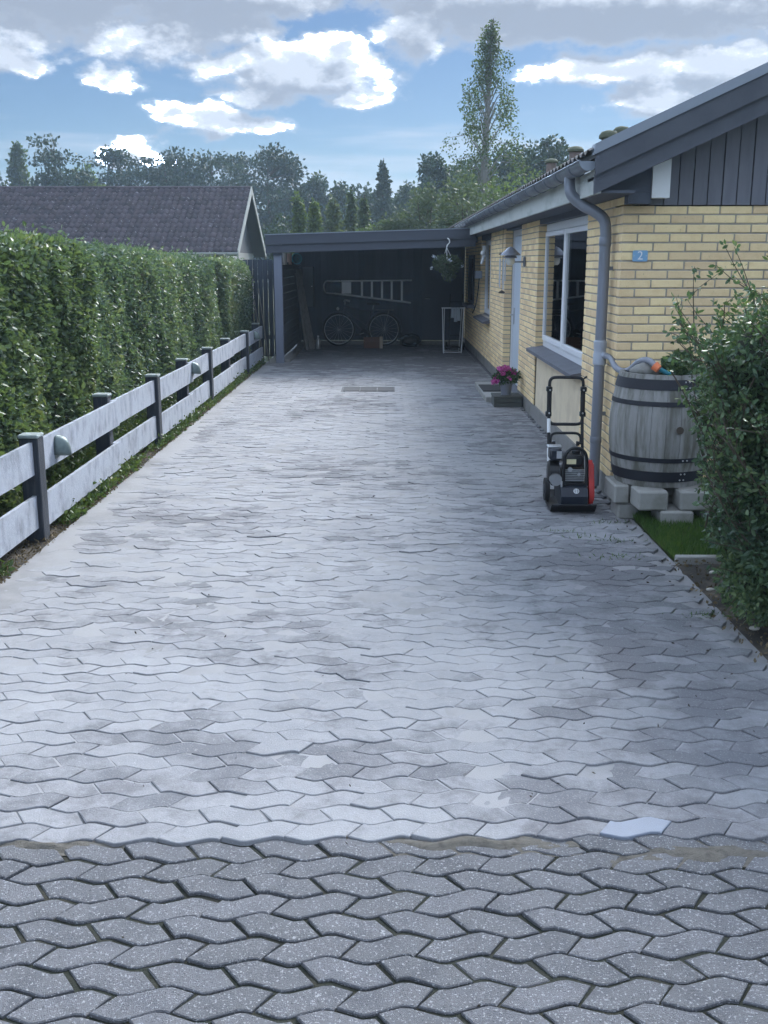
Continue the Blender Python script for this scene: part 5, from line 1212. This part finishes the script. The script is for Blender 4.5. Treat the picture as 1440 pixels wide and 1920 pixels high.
# ================================================================== trees beyond
def tree_mesh(kind, H_, W_, n, leaf, seed):
    """returns wood builder, leaf points, outward dirs in local coordinates"""
    r2 = np.random.default_rng(seed); rd = random.Random(seed); wood = MB(); cl_ = []
    tr_ = H_*(.97 if kind != 'round' else .7)
    bend = [Vector((rd.gauss(0, .012)*H_*t, rd.gauss(0, .012)*H_*t, H_*t*(.97 if kind != 'round' else .72))) for t in (0, .25, .5, .75, 1)]
    wood.tube(bend, [H_*.018+.03, H_*.015+.02, H_*.011+.015, H_*.007+.01, .02], 7)
    def at(t):
        q = t*4; i = min(3, int(q)); return bend[i].lerp(bend[i+1], q-i)
    if kind == 'pine':
        for i in range(24):
            t = .40+.58*rd.random()**.8; a = rd.random()*6.28; d = W_*(.55*rd.random()+.15)*(1.05-.35*(t-.5)*2)
            c = at(t)+Vector((math.cos(a)*d, math.sin(a)*d, rd.uniform(0, .04)*H_)); wood.tube([at(max(.3, t-.06)), c], [.05, .02], 5)
            cl_.append((c, (W_*.30*rd.uniform(.7, 1.2), W_*.30*rd.uniform(.7, 1.2), H_*.055*rd.uniform(.7, 1.2))))
        for i in range(10):
            t = .15+.35*rd.random(); a = rd.random()*6.28; d = W_*.45*rd.random(); c = at(t)+Vector((math.cos(a)*d, math.sin(a)*d, 0)); cl_.append((c, (W_*.4, W_*.4, H_*.10)))
    elif kind in ('spruce', 'column'):
        N_ = 34
        for i in range(N_):
            t = .05+.93*i/N_; a = i*2.4; wr = W_*.5*((1-t)**(.8 if kind == 'spruce' else .45))+.08
            d = wr*.62; c = at(t)+Vector((math.cos(a)*d, math.sin(a)*d, -.02*H_*(kind == 'spruce'))); wood.tube([at(t), c], [.03, .01], 4)
            cl_.append((c, (wr*.5, wr*.5, H_*(.035 if kind == 'spruce' else .07))))
    elif kind == 'birch':
        for i in range(90):
            t = .26+.73*(i/90)**.85; a = i*2.4+rd.random(); wr = W_*.56*(max(0, (1-t)/.43)**.72 if t > .57 else .92)*(.6+.5*rd.random()); wr = max(.08, wr)
            d = wr*rd.uniform(.25, 1.); c = at(t)+Vector((math.cos(a)*d, math.sin(a)*d, .02*H_)); wood.tube([at(max(.1, t-.05)), (at(t)+c)/2+Vector((0, 0, .25)), c], [.035, .02, .008], 4)
            cl_.append((c-Vector((0, 0, .025*H_)), (.15*W_*(1.15-.75*t), .15*W_*(1.15-.75*t), .042*H_)))
    else:
        for i in range(26):
            v = Vector((rd.gauss(0, 1), rd.gauss(0, 1), rd.gauss(.1, 1))).normalized(); k = rd.random()**.45
            c = Vector((v.x*W_*.40*k, v.y*W_*.40*k, H_*.60+v.z*H_*.31*k)); wood.tube([at(.35), (at(.5)+c)/2, c], [.06, .04, .012], 5)
            cl_.append((c, (W_*.17*rd.uniform(.7, 1.25), W_*.17*rd.uniform(.7, 1.25), H_*.11*rd.uniform(.7, 1.2))))
    per = max(10, n//len(cl_)); P = []; U = []
    for c, r_ in cl_:
        u = r2.normal(size=(per, 3)); u /= np.linalg.norm(u, axis=1)[:, None]; P.append(np.array(c)+u*np.array(r_)*(r2.random(per)**.42)[:, None]); U.append(u)
    return wood, np.concatenate(P), np.concatenate(U)
def tree(name, label, cat, x, y, H_, W_, kind, mat, n, leaf, group=None, bark=None, seed=1, droop=.2, aspect=.6):
    t = thing(name, label, cat, (x, y, -.05), group)
    wood, P, U = tree_mesh(kind, H_, W_, n, leaf, seed)
    wood.build('trunk', bark or m_bark, t, local=True)
    leaves('crown', P, leaf, mat, t, out=U*.5, droop=droop, aspect=aspect, local=True)
def spot(px_, py_, d): return (px_-725)*d*.965/1950, 1.81+(492-py_)*d*.9455/1950
def place(px_, py_, d, wpx, *a, **k):
    x, h_ = spot(px_, py_, d); name, label, cat, kind, mat, n, leaf = a; tree(name, label, cat, x, d, h_+.05, wpx*d*.965/1950, kind, mat, n, leaf, **k)
GF = 'trees of the wood behind the houses'
for i, (x_, y_, d, w_, nm, kd, mt, lb) in enumerate((
    (-30, 262, 92, 80, 'broadleaf_tree', 'round', l_dec, 'dark broadleaf tree cut by the left edge behind the tiled roof'),
    (38, 268, 95, 75, 'birch_tree', 'birch', l_birch, 'thin airy tree at the far left above the tiled roof'),
    (108, 262, 88, 95, 'pine_tree', 'pine', l_pine, 'tall dark tree left of centre over the tiled roof'),
    (165, 300, 90, 70, 'broadleaf_tree', 'round', l_light, 'paler low broadleaf tree left of the big cumulus cloud'),
    (205, 286, 98, 90, 'pine_tree', 'pine', l_pine, 'dark pine just left of the low white cumulus cloud'),
    (262, 318, 96, 100, 'pine_tree', 'pine', l_pine, 'low spreading pine in front of the white cumulus cloud'),
    (318, 296, 92, 100, 'pine_tree', 'pine', l_pine, 'flat-topped pine right of the white cumulus cloud'),
    (352, 290, 97, 80, 'pine_tree', 'pine', l_pine, 'second flat-topped pine right of the white cumulus cloud'),
    (402, 282, 94, 110, 'pine_tree', 'pine', l_pine, 'broad dark pine above the right half of the tiled roof'),
    (455, 288, 98, 90, 'pine_tree', 'pine', l_pine, 'dark pine above the right end of the tiled ridge'),
    (506, 284, 90, 105, 'pine_tree', 'pine', l_pine, 'dark pine directly right of the tiled gable'),
    (556, 294, 94, 80, 'pine_tree', 'pine', l_pine, 'ragged pine top above the left end of the carport'),
    (602, 318, 92, 110, 'broadleaf_tree', 'round', l_dec, 'rounded dark tree over the left part of the carport roof'),
    (660, 325, 90, 110, 'broadleaf_tree', 'round', l_dec, 'rounded dark tree over the middle of the carport roof'),
    (718, 293, 78, 78, 'larch_tree', 'spruce', l_pine, 'pointed airy conifer standing above the carport roof'),
    (765, 330, 88, 80, 'broadleaf_tree', 'round', l_dec, 'small dark tree in the gap right of the pointed conifer'),
    (818, 282, 70, 110, 'broadleaf_tree', 'round', l_dec, 'dark rounded tree left of the tall birch'),
    (880, 285, 68, 140, 'broadleaf_tree', 'round', l_dec, 'dark rounded tree behind the foot of the tall birch'),
    (1000, 238, 62, 185, 'broadleaf_tree', 'round', l_dec, 'large round-crowned tree right of the tall birch'),
    (1075, 300, 66, 120, 'broadleaf_tree', 'round', l_dec, 'rounded tree behind the roof vents of the brick house'))):
    place(x_, y_, d, w_, nm, lb, 'tree', kd, mt, (5200 if d > 75 else 10500) if kd == 'round' else 4200, .34 if d > 80 else .26, group=GF, seed=133+i, bark=m_birch if nm == 'birch_tree' else None)
# low understorey that closes the wood: reads as one mass
n = 26000; X = rng.uniform(-46, 22, n); Yv = rng.uniform(96, 108, n); Zv = (rng.random(n)**.7)*(6.2+1.3*np.sin(X*.5)+.9*np.sin(X*1.3+1))
o = leaves('far_wood', np.stack([X, Yv, Zv], 1), .55, l_pine, None, droop=.2, aspect=.7); tag(o, 'dark mass of far woodland behind the single trees', 'woodland')
place(905, 50, 46, 160, 'birch_tree', 'tall slender birch rising high above the carport and house', 'tree', 'birch', l_birch, 8500, .11, seed=5, bark=m_birch, droop=.6)
for i, (x_, y_, d, w_, mt, kd, lb) in enumerate((
    (558, 362, 40, 36, l_light, 'column', 'pale columnar conifer behind the left end of the carport roof'),
    (592, 372, 41, 30, l_light, 'column', 'small yellow-green conifer, second from the left behind the carport'),
    (625, 366, 43, 46, l_grey, 'column', 'grey-green conifer in the middle of the row behind the carport'),
    (657, 345, 42, 42, l_grey, 'spruce', 'tallest pale conifer of the row behind the carport'),
    (683, 360, 41, 44, l_grey, 'spruce', 'pale conifer at the right end of the row behind the carport'))):
    place(x_, y_, d, w_, 'garden_conifer', lb, 'tree', kd, mt, 2600, .14, seed=60+i, group='garden conifers behind the carport')
for i, (x_, y_, d, w_, mt, lb) in enumerate((
    (530, 400, 46, 90, l_dec, 'dark bush behind the left end of the carport roof'),
    (740, 395, 36, 110, l_grey, 'soft grey-green bush behind the middle of the carport roof'),
    (800, 345, 36, 130, l_grey, 'soft grey-green willow bush behind the right of the carport'),
    (868, 322, 34, 140, l_grey, 'largest soft grey-green bush below the tall birch'),
    (945, 318, 38, 130, l_light, 'light green bush between birch trunk and gutter'),
    (1010, 300, 42, 120, l_light, 'light green bush just above the gutter line'),
    (690, 405, 37, 80, l_light, 'low light green bush behind the carport roof'))):
    place(x_, y_, d, w_, 'garden_bush', lb, 'bush', 'round', mt, 4200, .15, seed=80+i, group='bushes behind the carport', droop=.3, aspect=.45)

# ================================================================== thin late-summer haze
hz = MB().box(-240, 240, -25, 260, -1.1, 19.0).build('haze', bpy.data.materials.new('haze_air')); stuff(hz); tag(hz, 'thin pale blue haze in the air over the whole place', 'haze')
hm = hz.data.materials[0]; hm.use_nodes = True; q = NT(hm.node_tree); q.n.remove(q.n['Principled BSDF'])
pv = q.new('ShaderNodeVolumePrincipled'); pv.inputs['Color'].default_value = (.62, .82, 1, 1); pv.inputs['Density'].default_value = .0008; pv.inputs['Anisotropy'].default_value = .3
q.put(q.n['Material Output'].inputs['Volume'], pv.outputs[0])
